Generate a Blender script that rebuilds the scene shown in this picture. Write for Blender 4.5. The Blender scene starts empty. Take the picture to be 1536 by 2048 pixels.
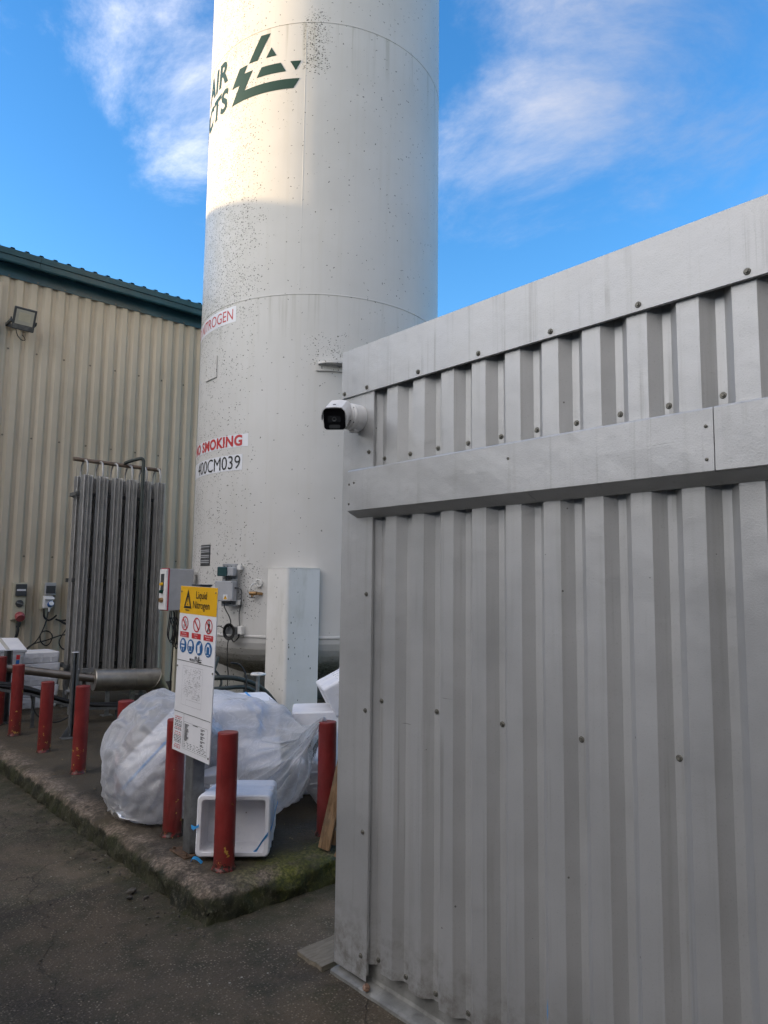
import bpy, bmesh, math, random
import numpy as np
from math import sin, cos, radians, degrees, pi, sqrt, atan2
from mathutils import Vector, Matrix, Euler, noise

random.seed(7)
SC = bpy.context.scene
COL = SC.collection

# ------------------------------------------------------------------ camera
cam_data = bpy.data.cameras.new("camera")
cam_data.sensor_fit = 'VERTICAL'
cam_data.sensor_height = 36.0
cam_data.lens = 1428.9 / 2048.0 * 36.0
cam_data.clip_end = 3000.0
cam_data.clip_start = 0.05
cam = bpy.data.objects.new("camera", cam_data)
COL.objects.link(cam)
HEAD, PITCH, ROLL = radians(41.794), radians(5.912), radians(0.6964)
_fw = Vector((sin(HEAD) * cos(PITCH), cos(HEAD) * cos(PITCH), sin(PITCH)))
_rt = Vector((cos(HEAD), -sin(HEAD), 0.0))
_up = _rt.cross(_fw)
_r2 = _rt * cos(ROLL) + _up * sin(ROLL)
_u2 = -_rt * sin(ROLL) + _up * cos(ROLL)
cam.matrix_world = Matrix(((_r2.x, _u2.x, -_fw.x, 0.0), (_r2.y, _u2.y, -_fw.y, 0.0),
                           (_r2.z, _u2.z, -_fw.z, 1.70), (0, 0, 0, 1)))
SC.camera = cam

# ------------------------------------------------------------------ exposure
SC.view_settings.view_transform = 'Standard'
SC.view_settings.look = 'None'
SC.view_settings.gamma = 1.0
SC.view_settings.use_curve_mapping = False
SC.view_settings.exposure = 2.1
SC.cycles.max_bounces = 8
SC.cycles.adaptive_threshold = 0.02
SC.cycles.diffuse_bounces = 3
SC.cycles.glossy_bounces = 3
SC.cycles.transmission_bounces = 4
SC.cycles.transparent_max_bounces = 8
SC.cycles.sample_clamp_indirect = 6.0

# ------------------------------------------------------------------ sky and sun
SUN_AZ, SUN_EL = radians(-50.0), radians(7.2)          # azimuth clockwise from +Y
world = bpy.data.worlds.new("World")
SC.world = world
world.use_nodes = True
world.cycles.sampling_method = 'MANUAL'
world.cycles.sample_map_resolution = 512
wn, wl = world.node_tree.nodes, world.node_tree.links
wn.clear()
w_out = wn.new('ShaderNodeOutputWorld')
w_bg = wn.new('ShaderNodeBackground')
w_bg.inputs['Strength'].default_value = 0.12
wl.new(w_bg.outputs[0], w_out.inputs[0])
sky = wn.new('ShaderNodeTexSky')
sky.sky_type = 'NISHITA'
sky.sun_disc = False
sky.sun_elevation = SUN_EL
sky.sun_rotation = SUN_AZ
sky.air_density = 1.0
sky.dust_density = 0.3
sky.ozone_density = 2.5
w_tc = wn.new('ShaderNodeTexCoord')


def wmath(op, a, b=None, c=None, clamp=False):
    n = wn.new('ShaderNodeMath')
    n.operation = op
    n.use_clamp = clamp
    for i, v in enumerate((a, b, c)):
        if v is None:
            continue
        if isinstance(v, (int, float)):
            n.inputs[i].default_value = v
        else:
            wl.new(v, n.inputs[i])
    return n.outputs[0]


def az_el(az, el):
    return (sin(radians(az)) * cos(radians(el)), cos(radians(az)) * cos(radians(el)), sin(radians(el)))


CB0, CB1 = 1.0, 9.2
# wispy clouds: noise on a cloud deck, thickened in a few banks
sep = wn.new('ShaderNodeSeparateXYZ')
wl.new(w_tc.outputs['Generated'], sep.inputs[0])
zc = wmath('ADD', wmath('MAXIMUM', sep.outputs[2], 0.0), 0.18)
cmb = wn.new('ShaderNodeCombineXYZ')
wl.new(wmath('DIVIDE', sep.outputs[0], zc), cmb.inputs[0])
wl.new(wmath('DIVIDE', sep.outputs[1], zc), cmb.inputs[1])
mpn = wn.new('ShaderNodeMapping')
mpn.inputs['Rotation'].default_value = (0, 0, radians(120))
mpn.inputs['Scale'].default_value = (1.0, 0.9, 1.0)
mpn.inputs['Location'].default_value = (2.0, 7.0, 0)
wl.new(cmb.outputs[0], mpn.inputs[0])
n1 = wn.new('ShaderNodeTexNoise')
n1.inputs['Scale'].default_value = 2.3
n1.inputs['Detail'].default_value = 9.0
n1.inputs['Roughness'].default_value = 0.66
n1.inputs['Distortion'].default_value = 0.45
wl.new(mpn.outputs[0], n1.inputs['Vector'])
n2 = wn.new('ShaderNodeTexNoise')
n2.inputs['Scale'].default_value = 0.75
n2.inputs['Detail'].default_value = 2.0
wl.new(mpn.outputs[0], n2.inputs['Vector'])
dens = wmath('ADD', wmath('MULTIPLY', n1.outputs[0], 1.0), wmath('MULTIPLY', n2.outputs[0], 0.55))
banks = None
for (az, el, outer, gain) in ((17.0, 38.0, 8.0, 0.10), (24.5, 35.0, 8.0, 0.12), (27.5, 29.0, 6.5, 0.15), (29.0, 38.0, 6.0, 0.09), (50.0, 32.0, 8.0, 0.09),
                              (66.0, 37.0, 14.0, 0.16), (56.0, 41.0, 10.0, 0.13), (48.0, 18.5, 4.0, 0.10)):
    d = wn.new('ShaderNodeVectorMath')
    d.operation = 'DOT_PRODUCT'
    d.inputs[1].default_value = az_el(az, el)
    wl.new(w_tc.outputs['Generated'], d.inputs[0])
    m = wn.new('ShaderNodeMapRange')
    m.interpolation_type = 'SMOOTHSTEP'
    m.inputs['From Min'].default_value = cos(radians(outer))
    m.inputs['From Max'].default_value = 1.0
    m.inputs['To Min'].default_value = 0.0
    m.inputs['To Max'].default_value = gain
    wl.new(d.outputs['Value'], m.inputs['Value'])
    banks = m.outputs[0] if banks is None else wmath('ADD', banks, m.outputs[0])
dens = wmath('ADD', dens, banks)
# broken cloud thickened out of view as fill light, clear gap over the tank
gap = wn.new('ShaderNodeVectorMath')
gap.operation = 'DOT_PRODUCT'
gap.inputs[1].default_value = az_el(42.0, 30.0)
wl.new(w_tc.outputs['Generated'], gap.inputs[0])
gm = wn.new('ShaderNodeMapRange')
gm.interpolation_type = 'SMOOTHSTEP'
gm.inputs['From Min'].default_value = cos(radians(36.0))
gm.inputs['From Max'].default_value = cos(radians(80.0))
gm.inputs['To Min'].default_value = -0.165
gm.inputs['To Max'].default_value = 0.30
wl.new(gap.outputs['Value'], gm.inputs['Value'])
dens = wmath('ADD', dens, gm.outputs[0])
cov = wn.new('ShaderNodeMapRange')
cov.interpolation_type = 'SMOOTHSTEP'
cov.inputs['From Min'].default_value = 0.70
cov.inputs['From Max'].default_value = 1.42
cov.inputs['To Max'].default_value = 0.92
wl.new(dens, cov.inputs['Value'])
mixc = wn.new('ShaderNodeMixRGB')
sd = wn.new('ShaderNodeVectorMath')
sd.operation = 'DOT_PRODUCT'
sd.inputs[1].default_value = az_el(degrees(SUN_AZ), degrees(SUN_EL))
wl.new(w_tc.outputs['Generated'], sd.inputs[0])
cb = wn.new('ShaderNodeMapRange')                       # cloud is brightest on the sun's side
cb.interpolation_type = 'SMOOTHSTEP'
cb.inputs['From Min'].default_value = -0.55
cb.inputs['From Max'].default_value = 0.9
cb.inputs['To Min'].default_value = CB0
cb.inputs['To Max'].default_value = CB1
wl.new(sd.outputs['Value'], cb.inputs['Value'])
cc = wn.new('ShaderNodeVectorMath')
cc.operation = 'SCALE'
cc.inputs[0].default_value = (1.0, 0.89, 0.77)
wl.new(cb.outputs[0], cc.inputs['Scale'])
wl.new(cc.outputs[0], mixc.inputs[2])
wl.new(cov.outputs[0], mixc.inputs[0])
tint = wn.new('ShaderNodeHueSaturation')
tint.inputs['Saturation'].default_value = 1.25
tint.inputs['Hue'].default_value = 0.508
wl.new(sky.outputs[0], tint.inputs['Color'])
wl.new(tint.outputs[0], mixc.inputs[1])
wl.new(mixc.outputs[0], w_bg.inputs['Color'])

sun_dir = Vector((sin(SUN_AZ) * cos(SUN_EL), cos(SUN_AZ) * cos(SUN_EL), sin(SUN_EL)))
sun_data = bpy.data.lights.new("sun", 'SUN')
sun_data.energy = 1.75
sun_data.angle = radians(0.42)
sun_data.color = (1.0, 0.71, 0.38)
sun = bpy.data.objects.new("sun", sun_data)
COL.objects.link(sun)
sun.rotation_euler = sun_dir.to_track_quat('Z', 'Y').to_euler()
sun.location = sun_dir * 60

# ------------------------------------------------------------------ helpers
def V(*a):
    return Vector(a)


class MB:
    """collects faces; build() links them as one mesh object"""

    def __init__(self):
        self.v, self.f, self.s = [], [], []

    def add(self, verts, faces, smooth=False):
        o = len(self.v)
        self.v += [Vector(p) for p in verts]
        for f in faces:
            self.f.append(tuple(i + o for i in f))
            self.s.append(smooth)
        return self

    def bm(self, bm, mat=None, smooth=False):
        bm.verts.index_update()
        vs = [(mat @ v.co) if mat else v.co.copy() for v in bm.verts]
        self.add(vs, [tuple(v.index for v in f.verts) for f in bm.faces], smooth)
        bm.free()
        return self

    def box(self, c, size, rot=None, bev=0.0, seg=1, mat=None):
        bm = bmesh.new()
        bmesh.ops.create_cube(bm, size=1.0)
        for v in bm.verts:
            v.co = Vector((v.co.x * size[0], v.co.y * size[1], v.co.z * size[2]))
        if bev > 0:
            bmesh.ops.bevel(bm, geom=list(bm.edges), offset=bev, segments=seg, affect='EDGES', profile=0.5)
        M = Matrix.Translation(Vector(c))
        if mat is not None:
            M = mat @ M
        if rot is not None:
            M = M @ (rot if isinstance(rot, Matrix) else Euler(rot).to_matrix().to_4x4())
        return self.bm(bm, M)

    def bx(self, x0, x1, y0, y1, z0, z1, bev=0.0, seg=1):
        return self.box(((x0 + x1) / 2, (y0 + y1) / 2, (z0 + z1) / 2), (x1 - x0, y1 - y0, z1 - z0), None, bev, seg)

    def cyl(self, p0, p1, r0, r1=None, seg=16, caps=True):
        p0, p1 = Vector(p0), Vector(p1)
        r1 = r0 if r1 is None else r1
        q = (p1 - p0).to_track_quat('Z', 'Y')
        a = [p0 + q @ Vector((r0 * cos(2 * pi * k / seg), r0 * sin(2 * pi * k / seg), 0)) for k in range(seg)]
        b = [p1 + q @ Vector((r1 * cos(2 * pi * k / seg), r1 * sin(2 * pi * k / seg), 0)) for k in range(seg)]
        self.add(a + b, [(k, (k + 1) % seg, seg + (k + 1) % seg, seg + k) for k in range(seg)], True)
        if caps:
            self.add(a, [tuple(range(seg))[::-1]])
            self.add(b, [tuple(range(seg))])
        return self

    def lathe(self, p, axis, prof, seg=24, caps=True):
        """prof: list of (radius, height along axis)"""
        p = Vector(p)
        q = Vector(axis).to_track_quat('Z', 'Y')
        for (r0, h0), (r1, h1) in zip(prof[:-1], prof[1:]):
            a = [p + q @ Vector((r0 * cos(2 * pi * k / seg), r0 * sin(2 * pi * k / seg), h0)) for k in range(seg)]
            b = [p + q @ Vector((r1 * cos(2 * pi * k / seg), r1 * sin(2 * pi * k / seg), h1)) for k in range(seg)]
            self.add(a + b, [(k, (k + 1) % seg, seg + (k + 1) % seg, seg + k) for k in range(seg)], True)
        if caps:
            for (r, h), fl in ((prof[0], True), (prof[-1], False)):
                if r > 1e-5:
                    a = [p + q @ Vector((r * cos(2 * pi * k / seg), r * sin(2 * pi * k / seg), h)) for k in range(seg)]
                    t = tuple(range(seg))
                    self.add(a, [t[::-1] if fl else t])
        return self

    def tube(self, pts, r, seg=8, closed=False, sub=6):
        pts = [Vector(p) for p in pts]
        n = len(pts)
        path = []
        if n == 2:
            path = pts
        else:
            rng = n if closed else n - 1
            for i in range(rng):
                if closed:
                    p0, p1, p2, p3 = pts[(i - 1) % n], pts[i], pts[(i + 1) % n], pts[(i + 2) % n]
                else:
                    p0, p1, p2, p3 = pts[max(i - 1, 0)], pts[i], pts[i + 1], pts[min(i + 2, n - 1)]
                for k in range(sub):
                    t = k / sub
                    path.append(0.5 * ((2 * p1) + (p2 - p0) * t + (2 * p0 - 5 * p1 + 4 * p2 - p3) * t * t
                                       + (3 * p1 - p0 - 3 * p2 + p3) * t ** 3))
            if not closed:
                path.append(pts[-1])
        m = len(path)
        rings = []
        prev = None
        for i in range(m):
            if closed:
                t = (path[(i + 1) % m] - path[(i - 1) % m])
            else:
                t = path[min(i + 1, m - 1)] - path[max(i - 1, 0)]
            t.normalize()
            if prev is None:
                a = t.orthogonal().normalized()
            else:
                a = (prev - t * prev.dot(t))
                a = a.normalized() if a.length > 1e-6 else t.orthogonal().normalized()
            prev = a
            b = t.cross(a)
            rings.append([path[i] + (a * cos(2 * pi * k / seg) + b * sin(2 * pi * k / seg)) * r for k in range(seg)])
        vs = [p for ring in rings for p in ring]
        fs = []
        for i in range(m if closed else m - 1):
            j = (i + 1) % m
            for k in range(seg):
                fs.append((i * seg + k, i * seg + (k + 1) % seg, j * seg + (k + 1) % seg, j * seg + k))
        self.add(vs, fs, True)
        if not closed:
            self.add(rings[0], [tuple(range(seg))[::-1]])
            self.add(rings[-1], [tuple(range(seg))])
        return self

    def prism(self, poly, h, M=None):
        """poly in local xy, extruded 0..h in local z"""
        n = len(poly)
        vs = [Vector((x, y, 0)) for x, y in poly] + [Vector((x, y, h)) for x, y in poly]
        if M is not None:
            vs = [M @ v for v in vs]
        self.add(vs, [tuple(range(n))[::-1], tuple(range(n, 2 * n))]
                 + [(k, (k + 1) % n, n + (k + 1) % n, n + k) for k in range(n)])
        return self

    def build(self, name, mat, parent=None, loc=None):
        me = bpy.data.meshes.new(name)
        o = bpy.data.objects.new(name, me)
        org = Vector((0, 0, 0))
        if parent is not None:
            p = parent
            while p is not None:
                org = org + p.location
                p = p.parent
            o.parent = parent
        elif loc is not None:
            org = Vector(loc)
            o.location = org
        me.from_pydata([tuple(v - org) for v in self.v], [], self.f)
        me.polygons.foreach_set('use_smooth', self.s)
        me.materials.append(mat)
        me.update()
        COL.objects.link(o)
        return o


def tag(o, label=None, cat=None, group=None, kind=None):
    if label:
        o['label'] = label
    if cat:
        o['category'] = cat
    if group:
        o['group'] = group
    if kind:
        o['kind'] = kind
    return o


def thing(name, label, cat, loc=(0, 0, 0), group=None):
    o = bpy.data.objects.new(name, None)
    o.empty_display_size = 0.1
    o.location = loc
    COL.objects.link(o)
    return tag(o, label, cat, group)


def place(name, mesh, parent, loc, rot=None):
    """an object sharing mesh data, put at world loc under parent (parents are never rotated)"""
    o = bpy.data.objects.new(name, mesh)
    org = Vector((0, 0, 0))
    p = parent
    while p is not None:
        org = org + p.location
        p = p.parent
    o.parent = parent
    o.location = Vector(loc) - org
    if rot is not None:
        o.rotation_euler = rot
    COL.objects.link(o)
    return o


def text2d(body, h=0.1, xs=1.0, bold=0.0, align='LEFT', shear=0.0):
    """flat triangles of a line of lettering, cap height about h"""
    cu = bpy.data.curves.new('t', 'FONT')
    cu.body = body
    cu.size = h / 0.70
    cu.align_x = align
    cu.resolution_u = 4
    cu.offset = bold
    cu.space_character = 1.07 if bold > 0.004 else 1.0
    cu.shear = shear
    ob = bpy.data.objects.new('t', cu)
    COL.objects.link(ob)
    dg = bpy.context.evaluated_depsgraph_get()
    me = bpy.data.meshes.new_from_object(ob.evaluated_get(dg))
    vs = [(v.co.x * xs, v.co.y) for v in me.vertices]
    fs = [tuple(p.vertices) for p in me.polygons]
    bpy.data.objects.remove(ob)
    bpy.data.curves.remove(cu)
    bpy.data.meshes.remove(me)
    return vs, fs


# ------------------------------------------------------------------ materials
class NT:
    def __init__(self, name):
        self.m = bpy.data.materials.new(name)
        self.m.use_nodes = True
        self.n, self.l = self.m.node_tree.nodes, self.m.node_tree.links
        self.b = self.n['Principled BSDF']
        self.out = self.n['Material Output']
        tc = self.n.new('ShaderNodeTexCoord')
        self.obj = tc.outputs['Object']
        g = self.n.new('ShaderNodeNewGeometry')
        self.pos = g.outputs['Position']
        self.geo = g

    def link(self, a, b):
        self.l.new(a, b)

    def set(self, i, v):
        if isinstance(v, bpy.types.NodeSocket):
            self.l.new(v, i)
        else:
            i.default_value = v

    def math(self, op, a, b=None, c=None, clamp=False):
        n = self.n.new('ShaderNodeMath')
        n.operation = op
        n.use_clamp = clamp
        for i, v in enumerate((a, b, c)):
            if v is not None:
                self.set(n.inputs[i], v)
        return n.outputs[0]

    def map(self, vec, scale=(1, 1, 1), rot=(0, 0, 0), loc=(0, 0, 0)):
        n = self.n.new('ShaderNodeMapping')
        n.inputs['Scale'].default_value = scale
        n.inputs['Rotation'].default_value = rot
        n.inputs['Location'].default_value = loc
        self.link(vec, n.inputs[0])
        return n.outputs[0]

    def noise(self, vec, scale, detail=3.0, rough=0.55, dist=0.0, col=False):
        n = self.n.new('ShaderNodeTexNoise')
        n.inputs['Scale'].default_value = scale
        n.inputs['Detail'].default_value = detail
        n.inputs['Roughness'].default_value = rough
        n.inputs['Distortion'].default_value = dist
        self.link(vec, n.inputs['Vector'])
        return n.outputs[1 if col else 0]

    def vor(self, vec, scale, feature='F1', rnd=1.0):
        n = self.n.new('ShaderNodeTexVoronoi')
        n.feature = feature
        n.inputs['Scale'].default_value = scale
        n.inputs['Randomness'].default_value = rnd
        self.link(vec, n.inputs['Vector'])
        return n.outputs['Distance'], n.outputs['Color'] if 'Color' in n.outputs else None

    def ramp(self, v, lo, hi, a=0.0, b=1.0, smooth=True):
        n = self.n.new('ShaderNodeMapRange')
        n.interpolation_type = 'SMOOTHSTEP' if smooth else 'LINEAR'
        n.inputs['From Min'].default_value = lo
        n.inputs['From Max'].default_value = hi
        n.inputs['To Min'].default_value = a
        n.inputs['To Max'].default_value = b
        self.set(n.inputs['Value'], v)
        return n.outputs[0]

    def mix(self, f, a, b, mode='MIX'):
        n = self.n.new('ShaderNodeMixRGB')
        n.blend_type = mode
        self.set(n.inputs[0], f)
        for i, v in ((1, a), (2, b)):
            if isinstance(v, tuple) and len(v) == 3:
                v = v + (1.0,)
            self.set(n.inputs[i], v)
        return n.outputs[0]

    def sepz(self, vec, ax=2):
        n = self.n.new('ShaderNodeSeparateXYZ')
        self.link(vec, n.inputs[0])
        return n.outputs[ax]

    def bump(self, h, strength=0.3, dist=0.01, normal=None):
        n = self.n.new('ShaderNodeBump')
        n.inputs['Strength'].default_value = strength
        n.inputs['Distance'].default_value = dist
        self.link(h, n.inputs['Height'])
        if normal is not None:
            self.link(normal, n.inputs['Normal'])
        return n.outputs[0]

    def fin(self, col=None, rough=None, metal=None, normal=None, spec=None):
        if col is not None:
            self.set(self.b.inputs['Base Color'], col + (1.0,) if isinstance(col, tuple) and len(col) == 3 else col)
        if rough is not None:
            self.set(self.b.inputs['Roughness'], rough)
        if metal is not None:
            self.set(self.b.inputs['Metallic'], metal)
        if spec is not None:
            self.set(self.b.inputs['Specular IOR Level'], spec)
        if normal is not None:
            self.link(normal, self.b.inputs['Normal'])
        return self.m


def simple(name, col, rough=0.5, metal=0.0, var=0.15, scale=8.0, grime=0.0, bump=0.0, bscale=60.0, spec=0.5):
    t = NT(name)
    n = t.noise(t.pos, scale, 5, 0.6)
    c = t.mix(t.ramp(n, 0.3, 0.75), tuple(x * (1 - var) for x in col), tuple(min(1, x * (1 + var)) for x in col))
    if grime > 0:
        g = t.noise(t.pos, scale * 2.7, 6, 0.65)
        c = t.mix(t.math('MULTIPLY', t.ramp(g, 0.52, 0.72), grime), c, tuple(x * 0.35 for x in col))
    nm = t.bump(t.noise(t.pos, bscale, 3), bump, 0.004) if bump > 0 else None
    r = t.ramp(n, 0.2, 0.8, rough * 0.88, min(1, rough * 1.12))
    return t.fin(c, r, metal, nm, spec)


M = {}


def make_mats():
    # ground: dark, damp, old concrete
    t = NT('yard_concrete')
    big = t.noise(t.pos, 0.9, 5, 0.6, 0.4)
    mid = t.noise(t.pos, 5.0, 6, 0.65)
    fine = t.noise(t.pos, 90.0, 4, 0.7)
    c = t.mix(t.ramp(big, 0.36, 0.62), (0.044, 0.035, 0.023), (0.150, 0.115, 0.076))
    c = t.mix(t.ramp(mid, 0.42, 0.7), c, (0.055, 0.052, 0.028))
    c = t.mix(t.math('MULTIPLY', t.ramp(fine, 0.42, 0.72), 0.7), c, (0.16, 0.135, 0.10))
    c = t.mix(t.math('MULTIPLY', t.ramp(t.noise(t.pos, 170.0, 3, 0.7), 0.5, 0.72), 0.6), c, (0.022, 0.018, 0.012))
    bay = t.ramp(t.math('ADD', t.sepz(t.pos, 1), t.math('MULTIPLY', t.math('SUBTRACT', mid, 0.5), 0.05)), 4.20, 4.25, 0.62, 1.0)
    damp = t.math('MAXIMUM', bay, t.ramp(t.math('SUBTRACT', t.sepz(t.pos, 0), t.math('MULTIPLY', t.sepz(t.pos, 1), 0.30)), 0.9, 1.6, 0.62, 0.95))
    c = t.mix(1.0, c, t.mix(damp, (0.0, 0.0, 0.0), (1.0, 1.0, 1.0)), 'MULTIPLY')
    vd, vc = t.vor(t.pos, 85.0)
    sel = t.math('GREATER_THAN', t.sepz(vc, 0), 0.66)
    ston = t.math('MULTIPLY', t.ramp(vd, 0.40, 0.32), sel)
    c = t.mix(t.math('MULTIPLY', ston, t.math('MULTIPLY_ADD', t.sepz(vc, 2), 0.65, 0.1)), c, (0.30, 0.25, 0.185))
    oil = t.math('MULTIPLY', t.ramp(t.noise(t.pos, 1.7, 5, 0.6, 0.6), 0.60, 0.68), 0.55)
    c = t.mix(oil, c, (0.018, 0.016, 0.012))
    vd2, vc2 = t.vor(t.pos, 23.0)
    sel2 = t.math('GREATER_THAN', t.sepz(vc2, 1), 0.90)
    pale = t.math('MULTIPLY', t.ramp(vd2, 0.16, 0.08), sel2)
    c = t.mix(pale, c, (0.34, 0.32, 0.27))
    # wandering hairline cracks
    wv = t.n.new('ShaderNodeTexVoronoi')
    wv.feature = 'DISTANCE_TO_EDGE'
    wv.inputs['Scale'].default_value = 0.55
    dn = t.noise(t.pos, 2.6, 5, 0.6, 0, True)
    pv = t.n.new('ShaderNodeMixRGB')
    pv.blend_type = 'ADD'
    pv.inputs[0].default_value = 0.5
    t.link(t.pos, pv.inputs[1])
    t.link(dn, pv.inputs[2])
    t.link(pv.outputs[0], wv.inputs['Vector'])
    crack = t.ramp(wv.outputs['Distance'], 0.0028, 0.0008)
    c = t.mix(t.math('MULTIPLY', crack, 0.5), c, (0.02, 0.018, 0.013))
    # algae hugging the plinth foot
    px, py = t.sepz(t.pos, 0), t.sepz(t.pos, 1)
    dk = t.math('MAXIMUM', t.math('SUBTRACT', 1.86, px), t.math('SUBTRACT', 3.39, py))
    edge = t.math('MULTIPLY', t.ramp(dk, 0.34, 0.0), t.ramp(t.noise(t.pos, 7.0, 5, 0.7), 0.35, 0.6))
    c = t.mix(t.math('MULTIPLY', edge, 0.75), c, (0.030, 0.034, 0.013))
    h = t.math('ADD', t.math('MULTIPLY', fine, 0.6), t.math('ADD', t.math('MULTIPLY', mid, 0.7), t.math('SUBTRACT', t.math('MULTIPLY', ston, 0.3), t.math('MULTIPLY', crack, 1.5))))
    M['ground'] = t.fin(c, t.ramp(big, 0.3, 0.7, 0.62, 0.88), 0, t.bump(h, 0.75, 0.012), 0.35)

    # plinth: pinkish worn arris, dark algae faces, moss
    t = NT('plinth_concrete')
    nz = t.sepz(t.geo.outputs['Normal'], 2)
    z = t.sepz(t.pos, 2)
    px, py = t.sepz(t.pos, 0), t.sepz(t.pos, 1)
    n1 = t.noise(t.pos, 9.0, 6, 0.65)
    n2 = t.noise(t.pos, 48.0, 5, 0.7)
    n3 = t.noise(t.pos, 2.2, 4, 0.6)
    top = t.mix(t.ramp(n3, 0.35, 0.65), (0.040, 0.033, 0.022), (0.085, 0.068, 0.046))
    top = t.mix(t.math('MULTIPLY', t.ramp(n2, 0.5, 0.75), 0.4), top, (0.14, 0.115, 0.085))
    arris = t.mix(t.ramp(n2, 0.35, 0.7), (0.10, 0.078, 0.058), (0.36, 0.285, 0.215))
    n4 = t.noise(t.pos, 130.0, 4, 0.7)
    arris = t.mix(t.math('MULTIPLY', t.ramp(n4, 0.48, 0.7), 0.7), arris, (0.06, 0.048, 0.034))
    din = t.math('MINIMUM', t.math('SUBTRACT', px, 1.86), t.math('SUBTRACT', py, 3.39))
    am = t.math('MULTIPLY', t.math('MULTIPLY', t.ramp(din, 0.22, 0.07), t.ramp(z, 0.035, 0.085)),
                t.ramp(t.noise(t.pos, 5.0, 6, 0.7), 0.36, 0.56))
    c = t.mix(am, top, arris)
    face = t.mix(t.ramp(n1, 0.35, 0.65), (0.014, 0.015, 0.008), (0.050, 0.050, 0.026))
    face = t.mix(t.math('MULTIPLY', t.ramp(n2, 0.52, 0.7), 0.6), face, (0.15, 0.135, 0.10))
    fm = t.math('MULTIPLY', t.ramp(t.math('ADD', z, t.math('MULTIPLY', t.math('SUBTRACT', n1, 0.5), 0.09)), 0.112, 0.088), t.ramp(din, 0.12, 0.03))
    c = t.mix(fm, c, face)
    # bright moss along the right-hand edge
    mx = t.ramp(px, 1.95, 2.35)
    md = t.math('MULTIPLY', t.ramp(t.math('SUBTRACT', py, 3.39), 0.42, 0.05), mx)
    mn = t.ramp(t.noise(t.pos, 5.5, 6, 0.7), 0.33, 0.58)
    moss = t.mix(t.ramp(n2, 0.35, 0.7), (0.045, 0.058, 0.010), (0.165, 0.17, 0.020))
    c = t.mix(t.math('MULTIPLY', t.math('MULTIPLY', md, mn), t.ramp(z, 0.02, 0.11, 0.45, 0.9)), c, moss)
    ml = t.math('MULTIPLY', t.ramp(t.noise(t.pos, 3.2, 6, 0.7), 0.5, 0.66), t.ramp(din, 0.09, 0.01))
    c = t.mix(t.math('MULTIPLY', ml, 0.7), c, (0.04, 0.048, 0.014))
    h = t.math('ADD', t.math('ADD', t.math('MULTIPLY', n4, 0.3), t.math('MULTIPLY', n2, 0.8)), t.math('MULTIPLY', n1, 0.8))
    M['plinth'] = t.fin(c, t.ramp(n3, 0.3, 0.7, 0.55, 0.9), 0, t.bump(h, 0.8, 0.015), 0.35)

    # tank: white enamel, mould specks, algae under the head
    t = NT('tank_enamel')
    z = t.sepz(t.pos, 2)
    base = t.mix(t.ramp(t.noise(t.pos, 0.8, 4, 0.6), 0.3, 0.7), (0.565, 0.555, 0.53), (0.625, 0.615, 0.595))
    strk = t.noise(t.map(t.pos, (14, 14, 0.5)), 1.0, 4, 0.6)
    base = t.mix(t.math('MULTIPLY', t.ramp(strk, 0.5, 0.75), 0.22), base, (0.52, 0.50, 0.44))
    dist = t.n.new('ShaderNodeMixRGB')
    dist.blend_type = 'ADD'
    dist.inputs[0].default_value = 0.035
    t.link(t.pos, dist.inputs[1])
    t.link(t.noise(t.pos, 60, 2, 0.5, 0, True), dist.inputs[2])
    sp = t.map(dist.outputs[0], (1, 1, 1.35))
    vd, vc = t.vor(sp, 44.0)
    rsel = t.sepz(vc, 0)
    # where specks gather: left flank band and a stain high up
    at = t.n.new('ShaderNodeMath')
    at.operation = 'ARCTAN2'
    t.link(t.math('SUBTRACT', t.sepz(t.pos, 0), 5.524), at.inputs[0])
    t.link(t.math('SUBTRACT', t.sepz(t.pos, 1), 7.481), at.inputs[1])
    th = at.outputs[0]                                    # azimuth, radians
    fac = radians(-143.558)
    th = t.math('SUBTRACT', th, fac)                      # 0 = front, + = left
    band = t.math('MULTIPLY', t.ramp(th, 0.35, 0.95), t.ramp(th, 1.75, 1.3))
    band = t.math('MULTIPLY', band, t.math('MULTIPLY', t.ramp(z, 4.5, 4.95, 0.22, 1.0), t.ramp(z, 8.6, 5.9, 0.5, 1.0)))
    stain = t.math('MULTIPLY', t.ramp(t.math('ABSOLUTE', t.math('SUBTRACT', th, 0.085)), 0.13, 0.0),
                   t.math('MULTIPLY', t.ramp(z, 7.55, 7.75), t.ramp(z, 8.5, 8.0)))
    lug = t.math('MULTIPLY', t.ramp(t.math('ABSOLUTE', t.math('ADD', th, 0.06)), 0.22, 0.02),
                 t.math('MULTIPLY', t.ramp(z, 4.02, 4.2), t.ramp(z, 4.6, 4.3)))
    pnl = t.math('MULTIPLY', t.ramp(t.math('ABSOLUTE', t.math('SUBTRACT', th, 0.5)), 0.16, 0.03),
                 t.math('MULTIPLY', t.ramp(z, 1.25, 1.5), t.ramp(z, 2.1, 1.85)))
    gat = t.math('MAXIMUM', t.math('MULTIPLY', band, 2.8), t.math('MULTIPLY', stain, 6.0))
    gat = t.math('MAXIMUM', gat, t.math('MULTIPLY', lug, 1.2))
    gat = t.math('MAXIMUM', gat, t.math('MULTIPLY', pnl, 1.2))
    gat = t.math('ADD', t.math('MULTIPLY', gat, t.ramp(t.noise(t.pos, 3.0, 5, 0.65), 0.28, 0.62)), t.ramp(z, 3.0, 6.5, 0.015, 0.045))
    on = t.math('LESS_THAN', rsel, gat)
    rad = t.math('MULTIPLY_ADD', t.sepz(vc, 1), 0.26, 0.14)
    rad = t.math('ADD', rad, t.math('MULTIPLY', stain, 0.10))
    speck = t.math('MULTIPLY', t.math('LESS_THAN', vd, rad), on)
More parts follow.
